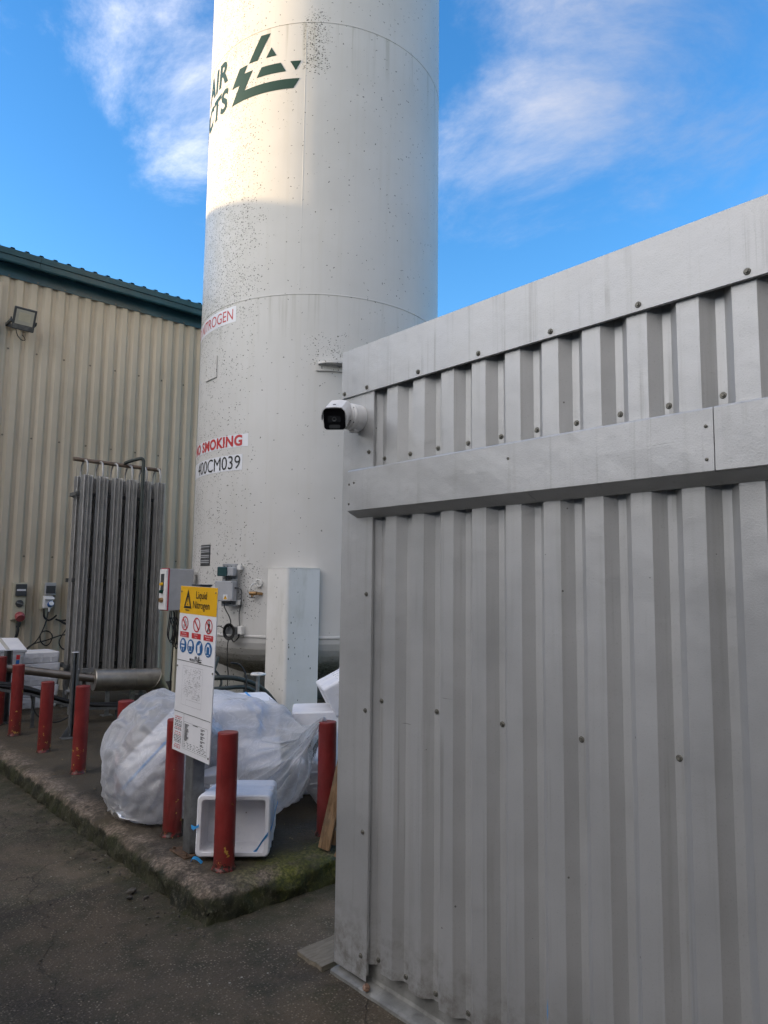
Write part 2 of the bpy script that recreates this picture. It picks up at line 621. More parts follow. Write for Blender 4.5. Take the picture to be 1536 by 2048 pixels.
    c = t.mix(t.math('MULTIPLY', speck, 0.94), base, (0.03, 0.03, 0.02))
    film = t.math('MULTIPLY', t.math('MAXIMUM', band, stain), t.ramp(t.noise(t.pos, 6.0, 5, 0.7), 0.4, 0.8))
    c = t.mix(t.math('MULTIPLY', film, 0.45), c, (0.33, 0.325, 0.24))
    # grime running down below the weld rings and fittings
    runs = t.ramp(t.noise(t.map(t.pos, (11, 11, 0.35)), 1.0, 5, 0.65), 0.50, 0.66)
    below = t.math('MAXIMUM', t.math('MULTIPLY', t.ramp(z, 4.3, 4.94), t.math('LESS_THAN', z, 4.945)), t.math('MULTIPLY', t.ramp(z, 7.4, 8.23), t.math('LESS_THAN', z, 8.24)))
    c = t.mix(t.math('MULTIPLY', t.math('MULTIPLY', runs, below), 0.45), c, (0.33, 0.32, 0.26))
    # algae on the dished end
    al = t.math('MULTIPLY', t.ramp(z, 1.10, 0.78), t.ramp(t.noise(t.pos, 4.0, 6, 0.7), 0.30, 0.62))
    al2 = t.math('MULTIPLY', t.ramp(z, 0.95, 0.72), t.ramp(t.noise(t.pos, 38.0, 4, 0.7), 0.36, 0.58))
    c = t.mix(t.math('MULTIPLY', al, 0.55), c, (0.20, 0.185, 0.10))
    c = t.mix(t.math('MULTIPLY', al2, 0.92), c, (0.045, 0.05, 0.014))
    h = t.math('ADD', t.math('MULTIPLY', t.noise(t.pos, 1.3, 2), 1.3), t.math('MULTIPLY', t.noise(t.pos, 30, 3), 0.04))
    M['tank'] = t.fin(c, 0.42, 0, t.bump(h, 0.10, 0.05), 0.4)

    t = NT('leg_enamel')
    z = t.sepz(t.pos, 2)
    c = t.mix(t.ramp(t.noise(t.pos, 1.6, 5, 0.6), 0.3, 0.7), (0.74, 0.73, 0.69), (0.82, 0.81, 0.785))
    vd, vc = t.vor(t.map(t.pos, (1, 1, 0.6)), 42.0)
    gate = t.math('ADD', 0.05, t.math('MULTIPLY', t.ramp(t.noise(t.pos, 5.0, 4, 0.6), 0.42, 0.62), t.ramp(z, 1.9, 0.3, 0.05, 0.42)))
    sp = t.math('MULTIPLY', t.math('LESS_THAN', vd, t.math('MULTIPLY_ADD', t.sepz(vc, 1), 0.2, 0.1)), t.math('LESS_THAN', t.sepz(vc, 0), gate))
    c = t.mix(t.math('MULTIPLY', sp, 0.85), c, (0.06, 0.06, 0.045))
    sm = t.math('MULTIPLY', t.ramp(t.noise(t.map(t.pos, (8, 8, 2)), 1.0, 5, 0.65), 0.5, 0.75), 0.3)
    c = t.mix(sm, c, (0.42, 0.41, 0.34))
    M['legpaint'] = t.fin(c, 0.45, 0, t.bump(t.noise(t.pos, 3.0, 2), 0.08, 0.03), 0.4)

    # silver-grey leather-grain coated steel of the shed
    t = NT('shed_coated_steel')
    big = t.noise(t.pos, 1.6, 4, 0.6)
    c = t.mix(t.ramp(big, 0.3, 0.7), (0.40, 0.405, 0.405), (0.47, 0.475, 0.475))
    strk = t.noise(t.map(t.pos, (20, 20, 0.8)), 1.0, 5, 0.65)
    c = t.mix(t.math('MULTIPLY', t.ramp(strk, 0.52, 0.78), 0.30), c, (0.27, 0.265, 0.24))
    gr = t.noise(t.pos, 190.0, 3, 0.6)
    vd, vc = t.vor(t.pos, 16.0)
    sp = t.math('MULTIPLY', t.math('LESS_THAN', vd, t.math('MULTIPLY', t.sepz(vc, 1), 0.075)), t.math('GREATER_THAN', t.sepz(vc, 0), 0.72))
    c = t.mix(t.math('MULTIPLY', sp, 0.75), c, (0.07, 0.065, 0.055))
    c = t.mix(t.math('MULTIPLY', t.ramp(t.noise(t.pos, 190.0, 2, 0.5), 0.60, 0.75), 0.22), c, (0.18, 0.18, 0.17))
    zz = t.sepz(t.pos, 2)
    spl = t.math('MULTIPLY', t.ramp(zz, 0.42, 0.02), t.ramp(t.noise(t.pos, 14.0, 6, 0.7), 0.38, 0.68))
    c = t.mix(t.math('MULTIPLY', spl, 0.8), c, (0.15, 0.135, 0.105))
    run = t.math('MULTIPLY', t.ramp(t.noise(t.map(t.pos, (34, 34, 0.5)), 1.0, 4, 0.6), 0.56, 0.70), t.ramp(t.noise(t.pos, 2.2, 3), 0.42, 0.62))
    c = t.mix(t.math('MULTIPLY', run, 0.42), c, (0.20, 0.195, 0.175))
    scr = t.math('MULTIPLY', t.ramp(t.noise(t.map(t.pos, (3, 3, 90), (0.5, 0.2, 0)), 1.0, 3, 0.6), 0.72, 0.75), t.ramp(t.noise(t.pos, 3.4, 3), 0.52, 0.62))
    c = t.mix(t.math('MULTIPLY', scr, 0.5), c, (0.12, 0.115, 0.105))
    M['shed'] = t.fin(c, t.ramp(big, 0.3, 0.7, 0.36, 0.46), 0.40, t.bump(gr, 0.20, 0.003, t.bump(t.noise(t.pos, 4.5, 3, 0.5), 0.22, 0.03)), 0.5)

    # beige cladding of the big building
    t = NT('building_cladding')
    big = t.noise(t.pos, 0.7, 4, 0.6)
    c = t.mix(t.ramp(big, 0.3, 0.7), (0.48, 0.42, 0.325), (0.56, 0.49, 0.385))
    strk = t.noise(t.map(t.pos, (9, 9, 0.35)), 1.0, 5, 0.65)
    c = t.mix(t.math('MULTIPLY', t.ramp(strk, 0.48, 0.78), 0.35), c, (0.25, 0.235, 0.20))
    M['clad'] = t.fin(c, 0.45, 0.0, t.bump(t.noise(t.pos, 3.0, 2), 0.06, 0.03), 0.5)

    M['teal'] = simple('teal_gutter_paint', (0.022, 0.088, 0.118), 0.36, 0, 0.2, 2.0, 0.15, spec=0.6)
    M['yardgrey'] = simple('dark_grey_sheeting', (0.13, 0.14, 0.15), 0.6, 0, 0.1, 1.0)
    M['screw'] = simple('zinc_screw', (0.17, 0.165, 0.14), 0.5, 0.5, 0.25, 60.0)
    M['dirtysteel'] = simple('dirty_grey_flashing', (0.24, 0.24, 0.225), 0.6, 0.1, 0.3, 9.0, 0.5)
    M['rust'] = simple('rusty_steel', (0.115, 0.07, 0.042), 0.75, 0.2, 0.4, 40.0, 0.4)
    M['galv'] = simple('galvanised_steel', (0.34, 0.35, 0.36), 0.45, 0.75, 0.2, 14.0, 0.3)
    M['galvdark'] = simple('weathered_galvanised_steel', (0.16, 0.165, 0.165), 0.55, 0.5, 0.3, 12.0, 0.4)
    M['alu'] = simple('weathered_aluminium', (0.43, 0.425, 0.415), 0.45, 0.40, 0.12, 9.0, 0.15)
    M['stain'] = simple('stainless_cladding', (0.42, 0.395, 0.35), 0.42, 0.85, 0.15, 9.0, 0.3)
    M['pipe'] = simple('brown_stainless_pipe', (0.26, 0.225, 0.19), 0.34, 0.8, 0.15, 6.0, 0.2)
    M['copper'] = simple('tarnished_copper_header', (0.22, 0.17, 0.13), 0.5, 0.6, 0.2, 9.0, 0.2)
    M['dkpipe'] = simple('dark_green_pipe', (0.055, 0.065, 0.06), 0.5, 0.3, 0.2, 9.0)
    M['black'] = simple('black_cable_rubber', (0.012, 0.012, 0.012), 0.5, 0, 0.2, 20.0)
    M['blackgloss'] = simple('black_glass_face', (0.004, 0.004, 0.006), 0.3, 0, 0.0, 5.0, spec=0.25)
    M['lens'] = simple('dark_lens', (0.018, 0.02, 0.024), 0.08, 0, 0.0, 5.0)
    M['dkgrey'] = simple('dark_grey_plastic', (0.06, 0.065, 0.07), 0.45, 0, 0.1, 20.0)
    M['grey'] = simple('light_grey_plastic', (0.40, 0.41, 0.43), 0.45, 0, 0.06, 9.0, 0.1)
    M['cream'] = simple('cream_plastic', (0.50, 0.47, 0.36), 0.45, 0, 0.06, 9.0, 0.15)
    M['white'] = simple('white_plastic', (0.78, 0.78, 0.78), 0.35, 0, 0.04, 9.0)
    M['whitepaint'] = simple('white_enamel_paint', (0.72, 0.71, 0.68), 0.45, 0, 0.06, 6.0, 0.12)
    M['board'] = simple('white_sign_board', (0.80, 0.80, 0.82), 0.32, 0, 0.03, 5.0, 0.06)
    M['yellow'] = simple('yellow_sign_print', (0.78, 0.43, 0.008), 0.35, 0, 0.04, 9.0)
    M['redprint'] = simple('red_sign_print', (0.52, 0.025, 0.03), 0.4, 0, 0.05, 9.0)
    M['blueprint'] = simple('blue_sign_print', (0.012, 0.12, 0.33), 0.4, 0, 0.05, 9.0)
    M['blackprint'] = simple('black_sign_print', (0.016, 0.016, 0.016), 0.45, 0, 0.1, 9.0)
    M['greyprint'] = simple('faded_grey_print', (0.28, 0.28, 0.29), 0.5, 0, 0.1, 9.0)
    M['greenprint'] = simple('dark_green_logo_paint', (0.004, 0.036, 0.026), 0.45, 0, 0.08, 3.0, spec=0.25)
    M['label'] = simple('white_vinyl_label', (0.74, 0.75, 0.79), 0.35, 0, 0.04, 4.0, 0.05)
    M['redtext'] = simple('red_vinyl_lettering', (0.50, 0.035, 0.04), 0.4, 0, 0.06, 9.0)
    M['redplast'] = simple('faded_red_plastic', (0.36, 0.085, 0.09), 0.5, 0, 0.08, 9.0)
    M['redtrim'] = simple('red_trim', (0.42, 0.02, 0.05), 0.4, 0, 0.05, 9.0)
    M['blue'] = simple('blue_plastic', (0.02, 0.12, 0.38), 0.4, 0, 0.05, 9.0)
    M['bluestrap'] = simple('blue_packing_strap', (0.05, 0.35, 0.78), 0.4, 0, 0.08, 30.0)
    M['brass'] = simple('tarnished_brass', (0.36, 0.22, 0.10), 0.42, 0.7, 0.25, 30.0, 0.2)
    M['glass'] = simple('clear_meter_window', (0.035, 0.075, 0.08), 0.1, 0, 0.1, 9.0)
    M['reflector'] = simple('floodlight_reflector', (0.52, 0.50, 0.42), 0.25, 0.1, 0.08, 6.0)
    M['tape'] = simple('clear_packing_tape', (0.55, 0.54, 0.50), 0.15, 0, 0.05, 9.0)
    M['leaf'] = simple('dry_leaf', (0.22, 0.16, 0.07), 0.7, 0, 0.2, 30.0)
    M['pebble'] = simple('grey_pebble', (0.085, 0.075, 0.06), 0.8, 0, 0.35, 30.0, 0, 0.3, 120)
    M['shell'] = simple('brown_snail_shell', (0.26, 0.16, 0.11), 0.35, 0, 0.4, 120.0)

    # red bollard paint with chips showing yellow, rust at the foot
    t = NT('bollard_red_paint')
    n = t.noise(t.pos, 6.0, 5, 0.6)
    z = t.sepz(t.pos, 2)
    c = t.mix(t.ramp(n, 0.3, 0.7), (0.170, 0.016, 0.015), (0.245, 0.024, 0.022))
    n2 = t.noise(t.pos, 19.0, 5, 0.62)
    low = t.ramp(z, 0.75, 0.2, 0.0, 1.0)
    chip = t.math('GREATER_THAN', t.math('ADD', n2, t.math('MULTIPLY', low, 0.085)), 0.715)
    fade = t.ramp(t.noise(t.map(t.pos, (9, 9, 2.5)), 1.0, 5, 0.65), 0.45, 0.75)
    c = t.mix(t.math('MULTIPLY', fade, 0.45), c, (0.30, 0.075, 0.065))
    scuff = t.ramp(t.noise(t.map(t.pos, (30, 30, 7)), 1.0, 4, 0.6), 0.60, 0.72)
    c = t.mix(t.math('MULTIPLY', scuff, 0.5), c, (0.085, 0.014, 0.012))
    dirt = t.math('MULTIPLY', t.ramp(z, 0.42, 0.14), t.ramp(t.noise(t.pos, 13.0, 5, 0.7), 0.35, 0.65))
    c = t.mix(t.math('MULTIPLY', dirt, 0.6), c, (0.07, 0.035, 0.025))
    c = t.mix(chip, c, (0.52, 0.30, 0.06))
    foot = t.math('GREATER_THAN', t.math('ADD', t.noise(t.pos, 32.0, 5, 0.65), t.ramp(z, 0.21, 0.145, 0.0, 0.26)), 0.72)
    c = t.mix(foot, c, (0.035, 0.018, 0.012))
    h = t.math('ADD', t.math('MULTIPLY', t.noise(t.pos, 14, 3), 0.5), t.math('SUBTRACT', t.math('MULTIPLY', t.noise(t.pos, 220, 2), 0.12), t.math('MULTIPLY', chip, 0.25)))
    M['red'] = t.fin(c, 0.42, 0, t.bump(h, 0.3, 0.006), 0.45)

    # expanded polystyrene
    t = NT('expanded_polystyrene')
    vd, vc = t.vor(t.pos, 260.0)
    n = t.noise(t.pos, 7.0, 5, 0.65)
    c = t.mix(t.ramp(n, 0.3, 0.75), (0.74, 0.75, 0.80), (0.84, 0.84, 0.86))
    vd2, vc2 = t.vor(t.pos, 30.0)
    dirt = t.math('MULTIPLY', t.math('LESS_THAN', vd2, t.math('MULTIPLY', t.sepz(vc2, 1), 0.14)), t.math('GREATER_THAN', t.sepz(vc2, 0), 0.86))
    c = t.mix(t.math('MULTIPLY', dirt, 0.7), c, (0.16, 0.14, 0.11))
    sm = t.math('MULTIPLY', t.ramp(t.noise(t.pos, 11.0, 6, 0.7), 0.56, 0.76), 0.45)
    c = t.mix(sm, c, (0.50, 0.47, 0.40))
    M['eps'] = t.fin(c, 0.6, 0, t.bump(vd, 0.12, 0.003), 0.3)
    M['eps'].node_tree.nodes['Principled BSDF'].inputs['Subsurface Weight'].default_value = 0.0

    # weathered timber
    t = NT('weathered_timber')
    gr = t.noise(t.map(t.pos, (40, 40, 3)), 1.0, 6, 0.65, 0.6)
    c = t.mix(t.ramp(gr, 0.3, 0.7), (0.13, 0.075, 0.038), (0.34, 0.215, 0.115))
    c = t.mix(t.math('MULTIPLY', t.ramp(t.noise(t.pos, 6, 4), 0.45, 0.7), 0.5), c, (0.14, 0.125, 0.10))
    M['wood'] = t.fin(c, 0.75, 0, t.bump(gr, 0.4, 0.004), 0.25)
    t = NT('grey_weathered_board')
    gr = t.noise(t.map(t.pos, (12, 60, 60)), 1.0, 6, 0.65, 0.6)
    c = t.mix(t.ramp(gr, 0.3, 0.7), (0.15, 0.13, 0.10), (0.225, 0.195, 0.15))
    M['greywood'] = t.fin(c, 0.85, 0, t.bump(gr, 0.6, 0.006), 0.25)

    # thin polythene
    t = NT('clear_polythene')
    tr = t.n.new('ShaderNodeBsdfTransparent')
    tr.inputs[0].default_value = (0.96, 0.96, 0.96, 1)
    tl = t.n.new('ShaderNodeBsdfTranslucent')
    tl.inputs[0].default_value = (0.96, 0.96, 0.97, 1)
    df = t.n.new('ShaderNodeBsdfDiffuse')
    dirt = t.ramp(t.noise(t.pos, 4.0, 5, 0.65), 0.5, 0.78)
    t.link(t.mix(dirt, (0.95, 0.95, 0.96), (0.72, 0.68, 0.62)), df.inputs[0])
    gl = t.n.new('ShaderNodeBsdfGlossy')
    gl.inputs[0].default_value = (1, 1, 1, 1)
    gl.inputs['Roughness'].default_value = 0.17
    cr = t.noise(t.map(t.pos, (1, 1, 1)), 9.0, 5, 0.55, 1.2)
    crd = t.math('ABSOLUTE', t.math('SUBTRACT', cr, 0.5))
    nm = t.bump(t.math('MULTIPLY', crd, 2.0), 0.22, 0.02)
    for s in (tl, df, gl):
        t.link(nm, s.inputs['Normal'])
    m1 = t.n.new('ShaderNodeMixShader')
    m1.inputs[0].default_value = 0.45
    t.link(tl.outputs[0], m1.inputs[1])
    t.link(df.outputs[0], m1.inputs[2])
    lw = t.n.new('ShaderNodeLayerWeight')
    lw.inputs['Blend'].default_value = 0.35
    t.link(nm, lw.inputs['Normal'])
    ridge = t.ramp(crd, 0.035, 0.0)
    op = t.math('ADD', t.ramp(lw.outputs['Facing'], 0.12, 1.0, 0.42, 0.95), t.math('MULTIPLY', ridge, 0.08))
    op = t.math('ADD', op, t.math('MULTIPLY', dirt, 0.14), None, True)
    m2 = t.n.new('ShaderNodeMixShader')
    t.link(op, m2.inputs[0])
    t.link(tr.outputs[0], m2.inputs[1])
    t.link(m1.outputs[0], m2.inputs[2])
    fr = t.n.new('ShaderNodeFresnel')
    fr.inputs[0].default_value = 1.45
    t.link(nm, fr.inputs['Normal'])
    m3 = t.n.new('ShaderNodeMixShader')
    t.link(t.math('MULTIPLY', fr.outputs[0], 0.85, None, True), m3.inputs[0])
    t.link(m2.outputs[0], m3.inputs[1])
    t.link(gl.outputs[0], m3.inputs[2])
    t.link(m3.outputs[0], t.out.inputs[0])
    M['poly'] = t.m


make_mats()

# ================================================================== GROUND
ZS = 0.14      # top of the plinth


def build_ground():
    def axis(lo, hi, dense0, dense1, step, extra=()):
        a = [lo, lo / 2, lo / 5, lo / 12]
        x = dense0
        b = []
        while x < dense1:
            b.append(x)
            x += step
        c = [dense1, dense1 + 2, dense1 + 6, dense1 + 20, hi / 4, hi]
        return sorted(set(round(v, 4) for v in a + b + c + list(extra)))
    xs = axis(-600, 600, -1.2, 3.4, 0.03)
    ys = axis(-600, 600, 0.9, 8.5, 0.035, (4.222, 4.232, 4.242))
    vs, fs = [], []
    for y in ys:
        for x in xs:
            z = 0.0
            if -1.3 < x < 3.5 and 0.8 < y < 8.6:
                z = 0.010 * noise.noise(Vector((x * 1.3, y * 1.3, 0))) + 0.004 * noise.noise(Vector((x * 9, y * 9, 3)))
                z -= 0.006
                if abs(y - 4.232 - 0.012 * noise.noise(Vector((x * 3, 0, 5)))) < 0.016 and x < 1.86:
                    z -= 0.012
                if 1.62 < x < 1.86 and y > 3.3:            # broken strip along the plinth foot
                    z += 0.016 * noise.noise(Vector((x * 14, y * 14, 9))) * (1 if y > 4.0 else 0.4)
            vs.append((x, y, z))
    nx = len(xs)
    for j in range(len(ys) - 1):
        for i in range(nx - 1):
            fs.append((j * nx + i, j * nx + i + 1, (j + 1) * nx + i + 1, (j + 1) * nx + i))
    m = MB().add(vs, fs, True)
    tag(m.build('ground', M['ground']), kind='structure')


def build_plinth():
    X0, Y0, XL, YL = 1.86, 3.39, 11.0, 11.4
    # distance along the edge from the corner, dense close to the viewer
    s = [0.0]
    while s[-1] < 7.9:
        s.append(s[-1] + (0.018 if s[-1] < 3.2 else 0.05))
    prof = [(0.0, -0.06), (0.001, -0.01), (0.002, 0.02), (0.003, 0.045), (0.005, 0.070), (0.009, 0.092), (0.017, 0.109),
            (0.032, 0.122), (0.055, 0.131), (0.085, 0.137), (0.14, 0.14), (0.23, 0.141), (0.32, 0.141), (0.45, 0.141), (0.7, 0.141),
            (1.1, 0.14), (2.0, 0.14), (4.0, 0.14), (6.5, 0.14)]
    vs, fs = [], []
    cols = [('L', t) for t in s[::-1]] + [('R', t) for t in s[1:]]
    for side, t in cols:
        for d, z in prof:
            tt = t / 7.9
            if side == 'L':
                x, y = X0 + d, Y0 + d + (7.95 - d) * tt
            else:
                x, y = X0 + d + (9.0 - d) * tt, Y0 + d
            p = Vector((x, y, z))
            e = max(0.0, 1.0 - d / 0.14)
            rough = noise.fractal(Vector((x * 11, y * 11, z * 11)), 1.0, 2.0, 5)
            chip = max(0.0, noise.noise(Vector((x * 4.2, y * 4.2, 2.0))) - 0.05)
            corner = math.exp(-((x - X0) ** 2 + (y - Y0) ** 2) / 0.006)
            inw = Vector((1, 0, 0)) if side == 'L' else Vector((0, 1, 0))
            if t < 0.09:
                inw = (inw + (Vector((0, 1, 0)) if side == 'L' else Vector((1, 0, 0))) * (1 - t / 0.09)).normalized()
            p += inw * (e * (0.022 * rough + 0.030 * chip * (z > 0.04)) + corner * 0.028 * (z > 0))
            if z > 0.05:
                p.z += e * (0.016 * rough - 0.055 * chip) - corner * 0.022 + 0.003 * noise.noise(Vector((x * 5, y * 5, 1)))
            vs.append(p)
    n = len(prof)
    for i in range(len(cols) - 1):
        for k in range(n - 1):
            fs.append((i * n + k, i * n + k + 1, (i + 1) * n + k + 1, (i + 1) * n + k))
    m = MB().add(vs, [f[::-1] for f in fs], True)
    tag(m.build('concrete_plinth', M['plinth']), kind='structure')


build_ground()
build_plinth()


# ================================================================== corrugated profile
def profile_run(n0, n1, period, crest, run, valley, depth):
    """(u, proud) points of ribs n0..n1, u grows; proud = 0 in the valley"""
    pts = []
    for k in range(n0, n1):
        u = k * period
        pts += [(u, depth), (u + crest, depth), (u + crest + run, 0.0), (u + crest + run + valley, 0.0)]
    pts.append((n1 * period, depth))
    return pts


def screw_mesh(name, washer=0.0105, head=0.0062, rivet=False):
    m = MB()
    if rivet:
        m.lathe((0, 0, 0), (0, 0, 1), [(0.0055, 0), (0.0055, 0.0008), (0.004, 0.0022), (0.0016, 0.0026), (0.0014, 0.001)], 10, False)
    else:
        m.lathe((0, 0, 0), (0, 0, 1), [(washer, 0), (washer, 0.002), (washer * 0.85, 0.0034), (head * 1.15, 0.0036)], 12, False)
        m.cyl((0, 0, 0.0034), (0, 0, 0.0085), head, head * 0.92, 6)
    me = bpy.data.meshes.new(name)
    me.from_pydata([tuple(v) for v in m.v], [], m.f)
    me.polygons.foreach_set('use_smooth', m.s)
    me.materials.append(M['screw'])
    return me


SCREW = screw_mesh('screw_head')
SCREWB = screw_mesh('screw_head_big', 0.014, 0.0085)
RIVET = screw_mesh('rivet_head', rivet=True)
FACE_MX = (0, -pi / 2, 0)     # local +Z -> -X
FACE_MY = (pi / 2, 0, 0)      # local +Z -> -Y


# ================================================================== SHED
def build_shed():
    YC = 2.645
    r = thing('corrugated_steel_shed', 'grey corrugated steel shed with fascia, filling the right side', 'shed', (2.1, YC, 0))
    P = 0.168
    CX = 2.106                              # crest plane
    y_first = 2.344
    # cladding sheets of six ribs, overlapping at the seams
    k = -1
    sheets = [(-1, 4), (4, 10), (10, 16), (16, 22), (22, 28), (28, 34), (34, 40)]
    for q, (a, b) in enumerate(sheets):
        pts = profile_run(a, b, P, 0.070, 0.035, 0.028, 0.034)
        if a > -1:
            pts = [(a * P - 0.035, 0.0)] + pts
        off = 0.0012 * (q % 2)
        zb = 0.098
        m = MB()
        vs = []
        zs = [zb, 0.5, 1.0, 1.5, 2.0, 2.45, 2.75]
        for z in zs:
            for (u, pr) in pts:
                wob = 0.0016 * noise.noise(Vector((u * 3.0, z * 1.4, 4.0)))
                vs.append((CX + 0.034 - pr - off + wob, y_first - u, z))
        n = len(pts)
        fs = []
        for j in range(len(zs) - 1):
            for i in range(n - 1):
                fs.append((j * n + i, j * n + i + 1, (j + 1) * n + i + 1, (j + 1) * n + i))
        m.add(vs, fs)
        m.build('cladding_sheet', M['shed'], r)
    yend = y_first - 40 * P
    # corner flashing, folded round the corner, open hem at its inner edge
    m = MB()
    m.bx(2.098, 2.1012, 2.427, YC, 0.035, 2.74, 0.0004)
    m.bx(2.1014, 2.24, YC - 0.003, YC, 0.035, 2.74, 0.0004)
    m.bx(2.0985, 2.110, 2.424, 2.4268, 0.06, 2.74)
    m.build('corner_flashing', M['shed'], r)
    # fascia
    m = MB()
    m.bx(2.088, 2.0905, yend, YC + 0.006, 2.592, 2.822, 0.0006)
    m.bx(2.0907, 2.30, yend, YC + 0.006, 2.8195, 2.822, 0.0006)
    m.bx(2.0907, 2.101, yend, YC + 0.006, 2.592, 2.594)
    m.build('fascia', M['shed'], r)
    # the second side (faces the plinth) and the roof
    m = MB()
    pts = profile_run(0, 24, P, 0.070, 0.035, 0.028, 0.034)
    for (u0, p0), (u1, p1) in zip(pts[:-1], pts[1:]):
        y0, y1 = YC - 0.04 + p0, YC - 0.04 + p1
        m.add([(2.2 + u0, y0, 0.1), (2.2 + u1, y1, 0.1), (2.2 + u1, y1, 2.75), (2.2 + u0, y0, 2.75)], [(0, 1, 2, 3)])
    m.build('end_wall_sheet', M['shed'], r)
    m = MB()
    m.bx(2.0907, 2.0925, yend, YC + 0.006, 2.5945, 2.8190)
    m.bx(2.31, 6.3, yend, YC + 0.002, 2.765, 2.80)
    m.bx(2.16, 6.25, yend, yend + 0.05, 0.0, 2.76)
    m.build('roof_deck', M['shed'], r)
    m = MB()
    m.bx(2.092, 6.3, YC + 0.0062, YC + 0.009, 2.60, 2.822, 0.0006)
    m.build('fascia_return', M['shed'], r)
    # mid band: two lengths of folded cover flashing with a visible butt joint
    for (y0, y1, off) in ((0.872, 2.534, 0.0), (yend, 0.8685, 0.0015)):
        m = MB()
        X = 2.040 - off
        zt, zb = 2.224, 2.036
        n = 14
        vs = []
        for i in range(n + 1):
            y = y0 + (y1 - y0) * i / n
            w = 0.0022 * noise.noise(Vector((y * 3.1, 1.0, 2.0)))
            for (x, z) in ((2.104, zt + 0.012), (X + 0.004, zt + 0.001), (X + 0.0008, zt - 0.004), (X + w, (zt + zb) / 2), (X, zb + 0.003), (X + 0.003, zb), (2.104, zb + 0.004)):
                vs.append((x, y, z))
        fs = []
        for i in range(n):
            for j in range(6):
                fs.append((i * 7 + j, i * 7 + j + 1, (i + 1) * 7 + j + 1, (i + 1) * 7 + j))
        m.add(vs, [f[::-1] for f in fs])
        m.add([vs[k] for k in range(7)], [tuple(range(7))])
        m.add([vs[n * 7 + k] for k in range(7)], [tuple(range(7))[::-1]])
        m.build('band_flashing', M['shed'], r)
    # lower leg of the band that laps the ribs
    for (y0, y1) in ((1.5310, 2.532), (yend, 1.5290)):
        m = MB()
        vs = [(x, y, z) for y in (y0, y1) for x, z in ((2.0425, 2.0345), (2.0985, 2.010), (2.1035, 2.005), (2.1035, 2.014), (2.050, 2.0345))]
        m.add(vs, [(i, 5 + i, 5 + (i + 1) % 5, (i + 1) % 5) for i in range(5)] + [(0, 1, 2, 3, 4), (9, 8, 7, 6, 5)])
        m.build('band_soffit', M['shed'], r)
    # base flashing
    m = MB()
    a = [(2.150, 0.16), (2.149, 0.030), (2.143, 0.018), (2.092, 0.011), (2.078, 0.006), (2.079, -0.01)]
    y0, y1 = yend, YC + 0.0
    n = 30
    vs = []
    for i in range(n + 1):
        y = y1 + (y0 - y1) * i / n
        for (x, z) in a:
            vs.append((x + 0.003 * noise.noise(Vector((y * 5, z * 20, 0))), y, z))
    fs = [(i * 6 + j, (i + 1) * 6 + j, (i + 1) * 6 + j + 1, i * 6 + j + 1) for i in range(n) for j in range(5)]
    m.add(vs, fs)
    m.build('base_flashing', M['dirtysteel'], r)
    # fixings
    for kk in range(-1, 17):                      # foot of the fascia
        y = 2.629 if kk == -1 else 2.465 - 0.337 * kk
        place('screw', SCREW, r, (2.0878, y, 2.613), FACE_MX)
    for kk in range(0, 40):                       # row over the band, one in each trough
        y = 2.393 - P * kk
        place('screw', SCREW, r, (CX + 0.0335, y, 2.278 + 0.002 * random.uniform(-1, 1)), FACE_MX)
    for kk in range(0, 20):                       # mid row
        y = 2.393 - 2 * P * kk
        place('screw', SCREW, r, (CX + 0.0335, y, 1.197), FACE_MX)
    for kk in range(0, 14):                       # foot of the sheets
        place('screw', SCREW, r, (CX + 0.0335, 2.393 - P * kk, 0.122 + 0.003 * random.uniform(-1, 1)), FACE_MX)
    for z in (2.31, 1.663, 1.153, 0.636, 0.128):
        place('screw', SCREW, r, (2.0976, 2.458 + 0.004 * random.uniform(-1, 1), z), FACE_MX)
    for (y, z) in ((2.524, 2.16), (2.49, 2.165), (2.524, 2.07), (0.893, 2.17), (0.893, 2.073), (1.61, 2.166)):
        place('rivet', RIVET, r, (2.0395, y, z), FACE_MX)
    return r


build_shed()

# blue paint smear near the foot of the shed
m = MB()
for (yy, z0, z1, w) in ((1.508, 0.20, 0.26, 0.0032), (1.5095, 0.275, 0.34, 0.0012)):
    n = 10
    vs = []
    for i in range(n + 1):
        z = z0 + (z1 - z0) * i / n
        ww = w * sin(pi * (i + 0.4) / (n + 0.8)) * (0.8 + 0.4 * random.random())
        vs += [(2.1035, yy - ww, z), (2.1035, yy + ww, z)]
    m.add(vs, [(2 * i, 2 * i + 1, 2 * i + 3, 2 * i + 2) for i in range(n)])
tag(m.build('paint_smear', M['bluestrap'], None, (2.1035, 1.508, 0.2)), 'small blue paint smear low on the shed ribs', 'paint mark')


